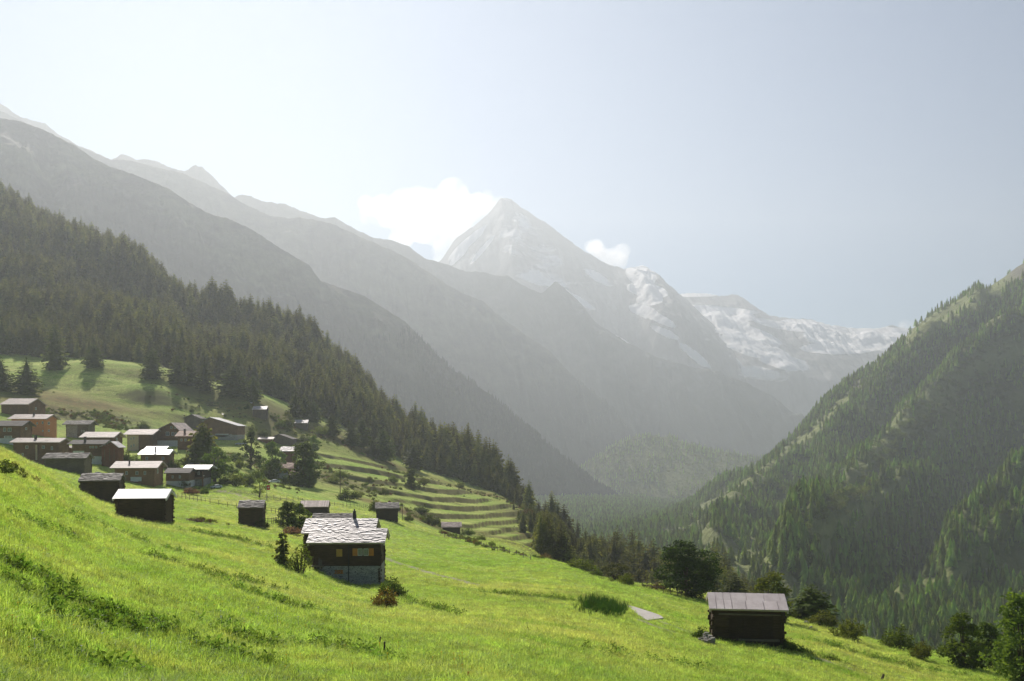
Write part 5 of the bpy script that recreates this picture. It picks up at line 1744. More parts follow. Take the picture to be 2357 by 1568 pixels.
putd('spruce_tree', SPRUCE[2], 1423, 1315, 190, 46, 'small hazy spruce behind the silvery leaved bush')
putd('rusty_bush', BUSH['leaf_rust'], 1508, 1338, 150, 46, 'low rusty bush at the left foot of the big maple', 'bush', BP)
# around the stone roofed house
put('young_spruce', SAPLING, 650, 1229, 1303, 85, 130, 34, 'single young spruce left of the stone roofed house')
put('willow_shrub', WILLOW, 690, 1238, 1322, 80, 120, 56, 'upright open shrub with several stems against the stone roofed house', 'bush', BP)
put('elder_bush', BUSH['leaf_dark'], 905, 1320, 1378, 78, 112, 50, 'dark thicket at the right corner of the stone roofed house', 'bush', BP)
put('rusty_bush', BUSH['leaf_rust'], 887, 1376, 1432, 62, 92, 62, 'round orange brown bush in the grass below the stone roofed house', 'bush', BP)
put('broadleaf_tree', BROAD[1], 663, 1154, 1214, 130, 190, 54, 'small dark tree with ragged crown beside the picket fence')
put('broadleaf_tree', BROAD[0], 690, 1160, 1222, 120, 180, 52, 'small round tree touching the stone roof from the left')
put('flowering_bush', BUSH['leaf_pink'], 672, 1209, 1230, 120, 170, 44, 'pink flowering bush in front of the two small garden trees', 'bush', BP)
put('elder_bush', BUSH['leaf_dark'], 604, 1188, 1216, 120, 180, 26, 'dark bush leaning on the small upright storehouse', 'bush', BP)
put('rusty_bush', BUSH['leaf_rust'], 445, 1188, 1202, 95, 150, 52, 'low brownish brushwood right of the white roofed barn', 'bush', BP)
put('elder_bush', BUSH['leaf_dark'], 8, 1062, 1090, 50, 90, 40, 'dark shrub on a stone heap at the left border', 'bush', BP)
put('rusty_bush', BUSH['leaf_rust'], 168, 1216, 1232, 38, 70, 10, 'tiny russet plant alone in the sloping meadow', 'bush', BP)
# village greenery
putd('stone_pine', STONEPINE, 467, 973, 262, 62, 'tall dense stone pine in the middle of the village')
putd('birch_tree', BIRCH, 493, 1026, 246, 72, 'broad birch with pale trunk beside the dark chalet')
put('conical_tree', POPLAR, 578, 989, 1080, 240, 360, 46, 'dark conical tree with a narrow tip in the village gardens')
putd('broadleaf_tree', BROAD[0], 626, 1019, 318, 58, 'round green tree next to the dark conical one')
putd('broadleaf_tree', BROAD[1], 697, 1018, 308, 78, 'biggest dark tree of the village, tall and overhanging the red brown chalet')
putd('broadleaf_tree', BROAD[1], 712, 1052, 304, 40, 'lower right limb of dark foliage beside the biggest dark tree')
put('broadleaf_tree', OPEN, 598, 1097, 1146, 190, 260, 44, 'light open tree on the lawn below the village')
put('broadleaf_tree', BROAD[1], 948, 1078, 1128, 300, 440, 38, 'lone round tree on the terraced fields')
putd('broadleaf_tree', BROAD[0], 535, 890, 436, 40, 'round tree beside the tiny white roofed barn')
putd('broadleaf_tree', BROAD[3], 442, 934, 405, 12, 'small dark tree stuck on the hummocky pasture')
putd('broadleaf_tree', BROAD[3], 662, 950, 425, 28, 'loose tree by the grey barn among the bushes')
put('broadleaf_tree', BROAD[0], 722, 1005, 1040, 330, 430, 34, 'round bushy tree below the grey barn among the bushes')
VB = 'bushes among the village houses and terraces'
for (u, vt, vb, w, m, lab) in [
        (330, 966, 990, 26, 'leaf_dark', 'dark bush behind the cream plastered house roof'), (292, 1033, 1068, 26, 'leaf_dark', 'dark upright bush at the corner of the cream plastered wall'), (312, 1044, 1072, 30, 'leaf_mid', 'green bush below the cream plastered wall'),
        (398, 1050, 1082, 34, 'leaf_light', 'pale bush right of the brilliant white metal roof'), (425, 1054, 1080, 30, 'leaf_silver', 'silvery bush between the pale bush and the birch'), (424, 1092, 1122, 24, 'leaf_dark', 'dark fir like bush before the white based brown house'),
        (437, 1120, 1138, 34, 'leaf_pink', 'pink flowering bush in front of the dark chalet'), (460, 1122, 1136, 22, 'leaf_light', 'pale bush next to the pink flowering one'), (470, 1120, 1138, 18, 'leaf_dark', 'dark little bush by the parked white car'),
        (540, 1040, 1062, 44, 'leaf_dark', 'dark hedge bush below the two cars'), (545, 1080, 1120, 40, 'leaf_olive', 'brownish thicket between birch and conical tree'), (572, 1084, 1116, 36, 'leaf_dark', 'dark thicket under the conical tree'),
        (620, 1066, 1100, 26, 'leaf_mid', 'green bush before the red brown chalet'), (629, 1080, 1106, 22, 'leaf_dark', 'dark narrow bush touching the red brown chalet'), (688, 1086, 1120, 40, 'leaf_mid', 'leafy bush growing before the rusty shed roof'),
        (580, 976, 994, 18, 'leaf_mid', 'round bush on the brown slope above the two cars'), (606, 986, 1006, 22, 'leaf_dark', 'dark bush right of the round one above the cars'), (697, 1002, 1018, 30, 'leaf_dark', 'broad dark bush above the weathered gabled barn'),
        (645, 962, 986, 24, 'leaf_mid', 'bush left of the loose tree'), (740, 975, 1002, 44, 'leaf_olive', 'olive bush right of the grey barn'), (768, 1092, 1112, 40, 'leaf_olive', 'brownish scrub right of the biggest dark tree'),
        (784, 1076, 1100, 34, 'leaf_olive', 'scrub at the start of the terraces'), (797, 1118, 1152, 36, 'leaf_dark', 'dark bush on the lawn edge right of the village'), (822, 1124, 1148, 20, 'leaf_olive', 'olive bush beside the dark lawn edge one'),
        (862, 1142, 1180, 26, 'leaf_mid', 'bush hiding the left corner of the barn at the foot of the terraces'), (884, 1120, 1140, 22, 'leaf_dark', 'dark scrub above the barn at the foot of the terraces'), (905, 1090, 1112, 22, 'leaf_olive', 'scrub left of the lone round tree'),
        (976, 1094, 1116, 26, 'leaf_olive', 'scrub right of the lone round tree'), (968, 1160, 1182, 40, 'leaf_dark', 'dark scrub under the orange bank'), (990, 1180, 1208, 40, 'leaf_dark', 'dark bush left of the little barn under the terraces'),
        (1078, 1214, 1232, 30, 'leaf_mid', 'green bush right of the little barn under the terraces'), (1108, 1228, 1244, 20, 'leaf_olive', 'small bush on the hedge line below the terraces'), (1205, 1178, 1205, 40, 'leaf_dark', 'dark bush on the outer bend of the terraces'),
        (1222, 1140, 1168, 30, 'leaf_mid', 'green bush at the upper right end of the terraces'), (1215, 1168, 1186, 26, 'leaf_rust', 'rusty bush at the upper right end of the terraces'), (940, 1180, 1200, 22, 'leaf_mid', 'bush with reeds below the orange bank'),
        (530, 1062, 1092, 34, 'leaf_dark', 'dark bush right of the birch crown'), (558, 1086, 1112, 30, 'leaf_mid', 'green bush in the thicket under the birch'), (592, 1076, 1104, 30, 'leaf_mid', 'green bush right of the dark conical tree'),
        (518, 1086, 1116, 28, 'leaf_olive', 'olive bush at the foot of the birch'), (606, 1070, 1096, 24, 'leaf_olive', 'olive bush under the round green tree'), (514, 1040, 1066, 30, 'leaf_mid', 'green bush above the birch crown to its right'), (552, 1052, 1078, 26, 'leaf_olive', 'olive bush left of the dark conical tree'),
        (655, 1092, 1116, 20, 'leaf_dark', 'dark bush near the dark green car'), (915, 1160, 1176, 14, 'leaf_dark', 'small bush above the barn with dark stone roof'), (850, 1096, 1108, 16, 'leaf_olive', 'small scrub on an upper terrace'), (1060, 1106, 1124, 24, 'leaf_olive', 'scrub at the forest end of the terraces')]:
    meshes = BUSH.get(m) or SILVER
    put('garden_bush', meshes, u, vt, vb, 150, 480, w, lab, 'bush', BP, None, VB)
# spruces standing clear of the wood
for (u, vt, vb, w, lab) in [(127, 737, 852, 46, 'tall lone spruce standing clear at the left forest edge'), (216, 788, 846, 40, 'cone shaped spruce right behind the lone little barn'), (61, 823, 908, 58, 'broad spruce low on the left pasture'),
                            (4, 732, 815, 40, 'spruce cut by the left border, upper one'), (2, 822, 898, 46, 'spruce cut by the left border, lower one'), (349, 800, 872, 44, 'drooping spruce at the wood edge above the pasture crest'),
                            (408, 812, 884, 42, 'rounded spruce right of the drooping one'), (438, 826, 888, 34, 'slim spruce right of the rounded one'), (471, 833, 900, 40, 'spruce above the tiny white roofed barn'), (538, 838, 912, 66, 'broad spruce behind the round tree at the crest'),
                            (583, 862, 925, 34, 'spruce behind the half roofless barn'), (570, 930, 941, 9, 'tiny pointed spruce between two barns at the forest edge'), (680, 904, 960, 34, 'spruce of the pale clump above the upper pasture'), (700, 908, 962, 34, 'second spruce of the pale clump'),
                            (722, 922, 972, 34, 'third spruce of the pale clump, lowest'), (763, 952, 1002, 36, 'rounded lone spruce right of the olive bush'), (808, 970, 1026, 36, 'shorter of the paired spruces above the terraces'), (832, 960, 1028, 44, 'taller of the paired spruces above the terraces'),
                            (882, 985, 1060, 46, 'strong lone spruce above the terraces'), (858, 1008, 1052, 30, 'small spruce leaning on the strong lone one'), (952, 1018, 1082, 42, 'spruce at the forest edge over the middle terraces')]:
    put('spruce_tree', LONE[int(RNG.integers(0, 2))], u, vt, vb, 300, 560, w, lab)

# ------------------------------------------------------------------ small things


def boulder(label, u, v, w, y0, y1, seed, cat='rock', name='boulder', h=.7, mat='rock'):
    p = ground_hit(u, v, y0, y1)
    R = w / F * p.y / 2
    r = random.Random(seed)
    import bmesh
    bm = bmesh.new()
    bmesh.ops.create_icosphere(bm, subdivisions=3, radius=1)
    ax = [rdir(r) for _ in range(9)]
    for vv in bm.verts:
        n = vv.co.normalized()
        d = 1.0
        for a in ax:
            k = n.dot(a)
            if k > .45: d = min(d, .62 / k + .12)
        vv.co = Vector((n.x * d, n.y * d * .85, n.z * d * h)) * R
    me = bpy.data.meshes.new(name); bm.to_mesh(me); bm.free()
    me.materials.append(MAT[mat])
    o = link(name, me); o.location = (p.x, p.y, p.z + R * h * .45)
    o.rotation_euler = (0, 0, r.uniform(0, 6))
    tag(o, label, cat, 'boulders at the meadow edge')
    return o


boulder('larger grey boulder at the meadow edge under the spreading larch', 1856, 1436, 15, 95, 135, 3)
boulder('pale boulder in front of the larger one', 1868, 1447, 12, 90, 130, 4)
boulder('small boulder trailing right of the pale one', 1878, 1450, 8, 90, 130, 5)


def stone_heap():
    root = None
    r = random.Random(17)
    mb = MB()
    p = ground_hit(1634, 1483, 70, 92)
    for k in range(34):
        c = Vector((r.gauss(0, .26), r.uniform(-.3, 1.6), 0)); c.z = r.uniform(0, .6) * max(0, 1 - abs(c.x) / .75)
        s = r.uniform(.09, .22)
        q = [Vector((r.uniform(.6, 1) * a, r.uniform(.6, 1) * b, r.uniform(.4, .7) * cc)) * s for cc in (-1, 1) for a, b in ((-1, -1), (1, -1), (1, 1), (-1, 1))]
        mb.hexa([c + w_ for w_ in q])
    o = mb.build('stone_heap', MAT['rock'])
    o.location = (p.x, p.y - .2, p.z)
    tag(o, 'heap of pale field stones piled against the left side of the log hut', 'stone heap')
    mb = MB()
    p = ground_hit(1775, 1488, 70, 92)
    for k in range(60):
        c = Vector((r.uniform(-1.5, 1.0), r.uniform(-.35, .4), r.uniform(0, .3)))
        s = r.uniform(.07, .18)
        q = [Vector((r.uniform(.6, 1) * a, r.uniform(.6, 1) * b, r.uniform(.4, .7) * cc)) * s for cc in (-1, 1) for a, b in ((-1, -1), (1, -1), (1, 1), (-1, 1))]
        mb.hexa([c + w_ for w_ in q])
    o = mb.build('stone_heap', MAT['rock'])
    o.location = (p.x, p.y - .1, p.z)
    tag(o, 'scattered foundation stones along the front of the log hut', 'stone heap')


stone_heap()


def car(label, u, v, y0, y1, length_px, rz, mat, wagon=.3):
    p = ground_hit(u, v, y0, y1)
    L = 4.2; W = 1.74
    root = empty('parked_car', p, rz)
    k = min(1.0, length_px / F * p.y / (4.2 * abs(math.cos(rz)) + 1.75 * abs(math.sin(rz))))
    root.scale = (k, k, k)
    tag(root, label, 'car', 'cars parked in the village')
    prof = [(-2.08, .30), (-2.12, .62), (-2.0, .80), (-1.25, .90), (-.55, 1.36), (.85, 1.42), (1.75 + wagon * .2, 1.0), (2.08, .92), (2.12, .45), (2.05, .28)]
    mb = MB()

    def loft(mbx, pr, w0, w1, zc):
        n = len(pr)
        secs = [(-w0 / 2, 1.0), (-w0 / 2 * .99, 1.0), (w0 / 2 * .99, 1.0), (w0 / 2, 1.0)]
        i0 = len(mbx.v)
        for sgn in (-1, 1):
            for x, z in pr:
                k = 0 if z < zc else (z - zc) / (1.42 - zc)
                mbx.v.append((x, sgn * (w0 / 2 * (1 - k) + w1 / 2 * k), z))
        for a in range(n):
            b = (a + 1) % n
            mbx.f.append((i0 + a, i0 + b, i0 + n + b, i0 + n + a)); mbx.m.append(0)
        mbx.f.append(tuple(i0 + a for a in reversed(range(n)))); mbx.m.append(0)
        mbx.f.append(tuple(i0 + n + a for a in range(n))); mbx.m.append(0)
    loft(mb, prof, W, 1.3, .9)
    mb.build('body', MAT[mat], root)
    wb = MB()
    for sgn in (-1, 1):
        y1_, y2_ = sgn * (W / 2 * .985 + .01), sgn * .69
        wb.poly([(-1.1, y1_, .93), (1.55, y1_, .97), (.82, y2_ , 1.35), (-.5, y2_, 1.30)])
    wb.poly([(-1.22, -.72, .93), (-1.22, .72, .93), (-.60, .60, 1.345), (-.60, -.60, 1.345)])
    wb.poly([(1.72, -.72, 1.03), (1.72, .72, 1.03), (.93, .60, 1.405), (.93, -.60, 1.405)])
    wb.build('windows', MAT['glass'], root)
    for x in (-1.32, 1.30):
        for sgn in (-1, 1):
            wh = MB(); wh.tube([(x, sgn * (W / 2 - .2), .32), (x, sgn * (W / 2 + .02), .32)], [.32, .32], 16)
            wo = wh.build('wheel', MAT['tyre'], root)
            hb = MB(); hb.tube([(x, sgn * (W / 2 + .02), .32), (x, sgn * (W / 2 + .035), .32)], [.2, .18], 12)
            hb.build('rim', MAT['steel'], wo)
    for sgn in (-1, 1):
        hl = MB(); hl.box(-2.13, -2.0, sgn * .62 - .16, sgn * .62 + .16, .60, .74); hl.build('headlight', MAT['trim_white'], root)


car('white car parked by the dark chalet and birch', 498, 1124, 190, 260, 25, .8, 'car_white')
car('white car beside the red brown chalet', 631, 1112, 250, 340, 27, .5, 'car_white')
car('dark green car next to the white one before the red brown chalet', 653, 1111, 250, 340, 23, .5, 'car_dark')
car('silver car on the road below the great plank barn', 549, 1024, 330, 400, 16, .6, 'car_silver')
car('white car right of the silver one on the upper road', 561, 1023, 330, 400, 14, .7, 'car_white')
car('white car whose roof shows between the blackened barns and the large log house', 224, 1093, 170, 235, 21, .5, 'car_white')


def rail_fence(label, pts, y0, y1, hpost, n, rails=2, name='wooden_fence', pickets=False):
    gp = [ground_hit(u, v, y0, y1) for u, v in pts]
    cum = [0]
    for a, b in zip(gp[:-1], gp[1:]): cum.append(cum[-1] + (b - a).length)

    def at(s):
        for k in range(len(gp) - 1):
            if s <= cum[k + 1] or k == len(gp) - 2:
                t = (s - cum[k]) / max(cum[k + 1] - cum[k], 1e-6)
                p = gp[k].lerp(gp[k + 1], min(max(t, 0), 1)); return Vector((p.x, p.y, gz(p.x, p.y)))
    root = empty(name, gp[0])
    tag(root, label, 'fence')
    r = random.Random(n)
    ps = [at(cum[-1] * i / (n - 1)) - gp[0] for i in range(n)]
    for q in ps:
        mb = MB(); mb.tube([(q.x, q.y, q.z - .4), (q.x + r.uniform(-.05, .05), q.y, q.z + hpost * r.uniform(.9, 1.1))], [.06, .05], 6)
        mb.build('post', MAT['fence_wood'], root)
    for k in range(rails):
        mb = MB()
        zz = hpost * (.45 + .4 * k)
        for a, b in zip(ps[:-1], ps[1:]):
            mb.tube([(a.x, a.y - .05, a.z + zz), (b.x, b.y - .05, b.z + zz + r.uniform(-.04, .04))], [.04, .035], 5)
        mb.build('rail', MAT['fence_wood'], root)
    return root


rail_fence('weathered rail fence running up to the big maple', [(1478, 1352), (1520, 1362), (1560, 1372), (1600, 1374)], 120, 175, 1.1, 12)
rail_fence('short picket fence between the upright storehouse and the two small garden trees', [(606, 1206), (625, 1206), (642, 1203), (656, 1199)], 120, 200, 1.0, 11)
rail_fence('long thin rail fence crossing the lawn below the village cars', [(392, 1140), (430, 1150), (480, 1160), (545, 1170)], 130, 230, 1.0, 14, 1)
rail_fence('rail fence from the upright storehouse to the garden trees, upper one', [(600, 1180), (630, 1181), (660, 1184)], 140, 230, 1.0, 8, 2)
rail_fence('dark fence line along the path above the bleached plank barn', [(615, 1148), (680, 1154), (740, 1160), (790, 1166)], 160, 260, 1.0, 14, 1)
rail_fence('broken fence with crooked posts on the slope right of the bleached plank barn', [(798, 1166), (820, 1167), (845, 1170)], 190, 280, 1.1, 9, 1)
for k, (u0_, v0_, u1_, v1_, lab) in enumerate([(1015, 1232, 1108, 1256, 'line of thin stakes along the hedge below the terraces'), (1108, 1256, 1222, 1290, 'further line of thin stakes leading down to the crest')]):
    rail_fence(lab, [(u0_, v0_), ((u0_ + u1_) / 2, (v0_ + v1_) / 2), (u1_, v1_)], 130, 300, .9, 9, 1)


def pole(name, label, cat, u, vt, vb, y0, y1, rad=.1, mat='fence_wood', lean=0.0, group=None, arm=None, part='pole'):
    p = ground_hit(u, vb, y0, y1)
    h = (vb - vt) / F * p.y
    root = empty(name, p)
    tag(root, label, cat, group)
    mb = MB(); mb.tube([(0, 0, -.4), (lean * h, 0, h)], [rad, rad * .75], 8)
    mb.build(part, MAT[mat], root)
    if arm:
        ab = MB(); ab.box(-arm / 2, arm / 2, -.08, .06, h * .93, h * .955); ab.build('crossarm', MAT[mat], root)
        for x in (-arm * .4, 0, arm * .4):
            ib = MB(); ib.tube([(x, 0, h * .955), (x, 0, h * .955 + .16)], [.05, .03], 6); ib.build('insulator', MAT['trim_white'], root)
    return root, h


pole('utility_pole', 'thin wooden utility pole at the start of the terraces', 'pole', 783, 1074, 1142, 230, 340, .13, arm=1.4)
pole('utility_pole', 'short bare pole on the orange bank right of the dark roofed barn', 'pole', 926, 1163, 1198, 220, 330, .1, arm=.9)
SG = 'stakes standing in the meadow'
pole('wooden_stake', 'thin upright stake in the near meadow', 'stake', 885, 1477, 1504, 26, 42, .035, group=SG, part='stake')
pole('wooden_stake', 'leaning bent stake left of the upright one', 'stake', 868, 1466, 1482, 28, 46, .03, lean=.5, group=SG, part='stake')
pole('wooden_stake', 'faint short stake above the upright one', 'stake', 934, 1461, 1471, 34, 60, .03, group=SG, part='stake')
pole('wooden_stake', 'tiny red marker stake at the bottom of the view', 'stake', 1078, 1546, 1561, 18, 32, .03, 'flag_red', group=SG, part='stake')
pole('wooden_stake', 'tilted brown plank stake at the bottom right of the meadow', 'stake', 2025, 1552, 1564, 70, 90, .12, lean=.8, group=SG, part='stake')


def flag():
    root, h = pole('flagpole', 'pole with a red flag bearing a white cross below the village', 'flagpole', 614, 1116, 1152, 170, 240, .05, 'steel')
    fb = MB()
    n = 8
    for k in range(n):
        a, b = k / n * .62, (k + 1) / n * .62
        ya, yb_ = .06 * math.sin(k * 1.1), .06 * math.sin((k + 1) * 1.1)
        fb.hexa([(.06 + a, ya - .012, h - 1.15), (.06 + b, yb_ - .012, h - 1.15), (.06 + b, yb_ + .012, h - 1.15), (.06 + a, ya + .012, h - 1.15), (.06 + a, ya - .012, h - .1), (.06 + b, yb_ - .012, h - .1), (.06 + b, yb_ + .012, h - .1), (.06 + a, ya + .012, h - .1)])
    f = fb.build('flag', MAT['flag_red'], root)
    cb = MB(); cb.box(.22, .52, -.10, -.075, h - .68, h - .58); cb.box(.32, .42, -.107, -.077, h - .83, h - .43)
    cb.build('cross', MAT['trim_white'], f)


flag()


def slab_path():
    """the paved landing in the meadow, laid on the slope"""
    ring = [(1440, 1394), (1462, 1399), (1500, 1411), (1520, 1418), (1527, 1424), (1505, 1427), (1490, 1429), (1472, 1419), (1455, 1405)]
    g = [ground_hit(u, v, 60, 130) for u, v in ring]
    c = sum(g, Vector()) / len(g)
    mb = MB()
    for a, b in zip(g, g[1:] + g[:1]):
        for (s0, s1) in ((0, .5), (.5, 1.0)):
            q = [c.lerp(a, s0), c.lerp(a, s1), c.lerp(b, s1), c.lerp(b, s0)]
            pts = [(p.x, p.y, gz(p.x, p.y) + .07) for p in q]
            if s0 == 0: pts = [pts[0], pts[1], pts[2]]
            mb.poly(pts)
        mb.poly([(a.x, a.y, gz(a.x, a.y) + .07), (a.x, a.y, gz(a.x, a.y) - .3), (b.x, b.y, gz(b.x, b.y) - .3), (b.x, b.y, gz(b.x, b.y) + .07)])
    o = mb.build('paved_path', MAT['concrete'])
    tag(o, 'tapering pale concrete path ending in the open meadow', 'path', kind='structure')


slab_path()


def pylon():
    Y = 640
    x = (1972 - CU) / F * Y
    z = gz(x, Y)
    zt = (VH - 1336) / F * Y
    root = empty('power_pylon', (x, Y, z))
    tag(root, 'lattice power pylon with long cross arms hidden in the hazy wood below the hut', 'pylon')
    h = zt - z
    mb = MB()
    w0, w1 = 2.4, .5
    for sx in (-1, 1):
        for sy in (-1, 1):
            mb.tube([(sx * w0, sy * w0, -2), (sx * w1, sy * w1, h)], [.07, .05], 5)
    n = 14
    for k in range(n):
        a, b = k / n, (k + 1) / n
        wa, wb_ = w0 + (w1 - w0) * a, w0 + (w1 - w0) * b
        for sx in (-1, 1):
            mb.tube([(sx * wa, -wa, h * a), (-sx * wb_, -wb_, h * b)], [.045, .045], 4)
            mb.tube([(-wa, sx * wa, h * a), (-wb_, -sx * wb_, h * b)], [.045, .045], 4)
    mb.build('mast', MAT['steel'], root)
    for zz, L in ((h - (1369 - 1336) / F * Y, 7.4), (h - .6, 2.0)):
        ab = MB()
        ab.tube([(-L, 0, zz), (0, 0, zz + .9), (L, 0, zz)], [.1, .14, .1], 5); ab.tube([(-L, 0, zz), (L, 0, zz)], [.12, .12], 5)
        for k in range(-3, 4):
            ab.tube([(k * L / 4, 0, zz), ((k + .5) * L / 4, 0, zz + .9 * (1 - abs(k + .5) / 4))], [.08, .08], 4)
        ab.build('crossarm', MAT['pylon_arm'], root)
    # wires: up the valley and down towards the viewer
    top = Vector((x, Y, zt))

    def wire(a, b, sag, label):
        mb = MB(); pts = []
        for k in range(25):
            t = k / 24
            p = Vector(a).lerp(Vector(b), t); p.z -= sag * 4 * t * (1 - t); pts.append(p)
        mb.tube(pts, [.035] * 25, 4)
        o = mb.build('power_line', MAT['steel']); tag(o, label, 'wire', 'power lines of the pylon')
    zc = z + h - (1369 - 1336) / F * Y
    for i, du in enumerate((-7.2, -3.6, 3.6, 7.2)):
        b = P(1752 - i * 5, 1267 - i * 3, 1500)
        wire((x + du * (.3 if i in (0, 3) else 1), Y, zt - .2 if i in (0, 3) else zc), b, 10, 'power line hanging from the pylon up the valley')
    for i, (du, u2, v2) in enumerate(((-7.2, 2010, 1560), (-2.5, 2022, 1560), (2.5, 2034, 1560), (7.2, 2046, 1560))):
        b = P(u2, v2, 300)
        wire((x + du, Y, zc), b, 6, 'power line dropping from the pylon towards the meadow edge')


pylon()

# ------------------------------------------------------------------ grass, weeds, reeds, flowers


def tuft(name, seed, n=16, h=.30, spread=.13, w=.008, mat='blade', curl=.8, flat=False):
    r = random.Random(seed)
    mb = MB()
    for k in range(n):
        a = r.uniform(0, 6.28); q = spread * math.sqrt(r.random())
        b = Vector((math.cos(a) * q, math.sin(a) * q, -.03))
        d = Vector((math.cos(a + r.uniform(-1, 1)), math.sin(a + r.uniform(-1, 1)), 0))
        L = h * r.uniform(.55, 1.25); c = curl * r.uniform(.2, 1.2)
        s = d.cross(Vector((0, 0, 1))).normalized() * w * r.uniform(.7, 1.4)
        m = b + Vector((0, 0, L * .6)) + d * L * c * .3
        t = b + Vector((0, 0, L * (1 - .3 * c))) + d * L * c
        mb.poly([b - s, b + s, m + s * .8, m - s * .8]); mb.poly([m - s * .8, m + s * .8, t])
    return mb.mesh(name, MAT[mat])


def weedclump(name, seed, n=34, R=.22, h=.3):
    r = random.Random(seed)
    mb = MB()
    for k in range(n):
        d = rdir(r); d.z = abs(d.z)
        p = Vector((d.x * R, d.y * R, d.z * h)) * r.uniform(.3, 1)
        quadleaf(mb, p, (rdir(r) + Vector((0, 0, .4))).normalized() * r.uniform(.08, .17), .028, rdir(r))
    return mb.mesh(name, MAT['weed'])


grass_src = src('grass_source', [tuft('tuft_%d' % i, 300 + i, n, h, sp, w) for i, (n, h, sp, w) in enumerate([(22, .17, .17, .008), (20, .22, .16, .007), (24, .13, .20, .009), (14, .30, .13, .006), (22, .18, .22, .010)])])
weed_src = src('weed_source', [weedclump('weed_%d' % i, 320 + i, 34, .22, h) for i, h in enumerate((.22, .32, .4))])
reed_src = src('reed_source', [tuft('reed_%d' % i, 330 + i, 16, 1.2, .3, .018, 'reed', .25) for i in range(3)])


def grass(n, y0, y1, seed):
    """tufts over the near meadow, thinning with distance"""
    rg = np.random.default_rng(seed)
    Y = y0 * (y1 / y0) ** rg.random(n)
    Y = y0 + (y1 - y0) * rg.random(n) if False else Y
    a = rg.uniform(-.60, .60, n)
    X = a * (Y + 4)
    Z = zf(X, Y)
    V = VH - F * Z / Y; u = CU + F * X / Y
    ok = np.ones(n, bool)
    for ring in ([(1436, 1390), (1500, 1408), (1532, 1424), (1490, 1434), (1455, 1408)],):
        ok &= ~in_poly(u, V, ring)
    for w_, rr in PATHW[:4]:
        ok &= polydist(X, Y, [(q.x, q.y) for q in w_]) > rr * 1.5
    for o in COL.objects:
        if o.name.startswith(('stone_roofed_house', 'log_hut', 'log_barn')) and o.parent is None and o.location.y < 240:
            ok &= np.hypot(X - o.location.x, Y - o.location.y - 2) > 2.0
    d = fbm(X / 3.0, Y / 3.0, 2, 77)
    s = (0.85 + .5 * d) * rg.uniform(.7, 1.3, n) * (1 + np.clip((Y - 25) / 70, 0, 1.2))
    sz = s * rg.uniform(.75, 1.15, n) / (1 + .55 * np.clip((Y - 25) / 70, 0, 1.2))
    pts = np.stack([X, Y, Z], 1)[ok]
    return pts, np.stack([s, s, sz], 1)[ok]


gp, gs = grass(230000, 9.0, 260.0, 5)
scatter('meadow_grass', gp, gs, grass_src, 'fresh backlit grass blades covering the near meadow', 'grass', tilt=RNG.uniform(-.25, .25, (len(gp), 2)))


def weeds():
    lines = [([(0, 1335), (90, 1362), (180, 1390), (270, 1415), (360, 1440), (450, 1480), (540, 1512), (620, 1530)], 13, 30, 300, .34), ([(60, 1420), (160, 1440), (260, 1462)], 12, 26, 90, .4),
             ([(120, 1395), (250, 1440), (330, 1450)], 12, 28, 200, .5), ([(470, 1320), (560, 1355), (640, 1390), (720, 1410)], 30, 80, 240, .8), ([(160, 1190), (240, 1215), (330, 1250), (420, 1275)], 35, 90, 220, .9), ([(340, 1280), (440, 1310), (560, 1340), (640, 1360)], 30, 75, 220, .9),
             ([(0, 1300), (60, 1320), (130, 1350)], 16, 34, 160, .5), ([(1125, 1366), (1190, 1372), (1260, 1380), (1320, 1384)], 60, 120, 260, 1.2), ([(905, 1372), (960, 1392), (1010, 1405), (1060, 1418)], 50, 110, 160, .8), ([(440, 1225), (520, 1238), (590, 1255)], 80, 140, 260, 2.0),
             ([(20, 1190), (80, 1210), (170, 1240)], 25, 60, 90, .6), ([(700, 1480), (800, 1500), (950, 1530)], 18, 45, 90, .7), ([(1350, 1500), (1500, 1520), (1650, 1540)], 35, 70, 80, 1.0), ([(1790, 1490), (1850, 1503), (1930, 1522)], 65, 100, 160, .6),
             ([(480, 1440), (560, 1470), (640, 1490)], 16, 40, 90, .7), ([(100, 1500), (220, 1530), (330, 1560)], 10, 24, 60, .5), ([(1880, 1478), (2000, 1512), (2120, 1540), (2250, 1560)], 80, 110, 240, 2.0)]
    rg = np.random.default_rng(9)
    P_, S_ = [], []
    for pts, a, b, n, sp in lines:
        g = [ground_hit(u, v, a, b) for u, v in pts]
        for k in range(n):
            s = rg.random() * (len(g) - 1); i = min(int(s), len(g) - 2)
            p = g[i].lerp(g[i + 1], s - i)
            x, y = p.x + rg.normal(0, sp * .5), p.y + rg.normal(0, sp * .5)
            if rg.random() < .15 + .6 * abs(math.sin(s * 2.3 + n)):
                P_.append((x, y)); S_.append(rg.uniform(.4, .95) * (1 + p.y / 120))
    rg2 = np.random.default_rng(10)
    for k in range(1300):
        y = 10 * (110 / 10) ** rg2.random(); x = rg2.uniform(-.56, .56) * y
        if perlin(np.array([x / 7]), np.array([y / 7]), 91)[0] > .12:
            P_.append((x, y)); S_.append(rg2.uniform(.25, .6) * (1 + y / 150))
    A = np.array(P_); z = zf(A[:, 0], A[:, 1])
    scatter('meadow_weeds', np.concatenate([A, z[:, None]], 1), np.array(S_), weed_src, 'dark broad leaved weeds growing in bands across the meadow', 'weeds')


weeds()


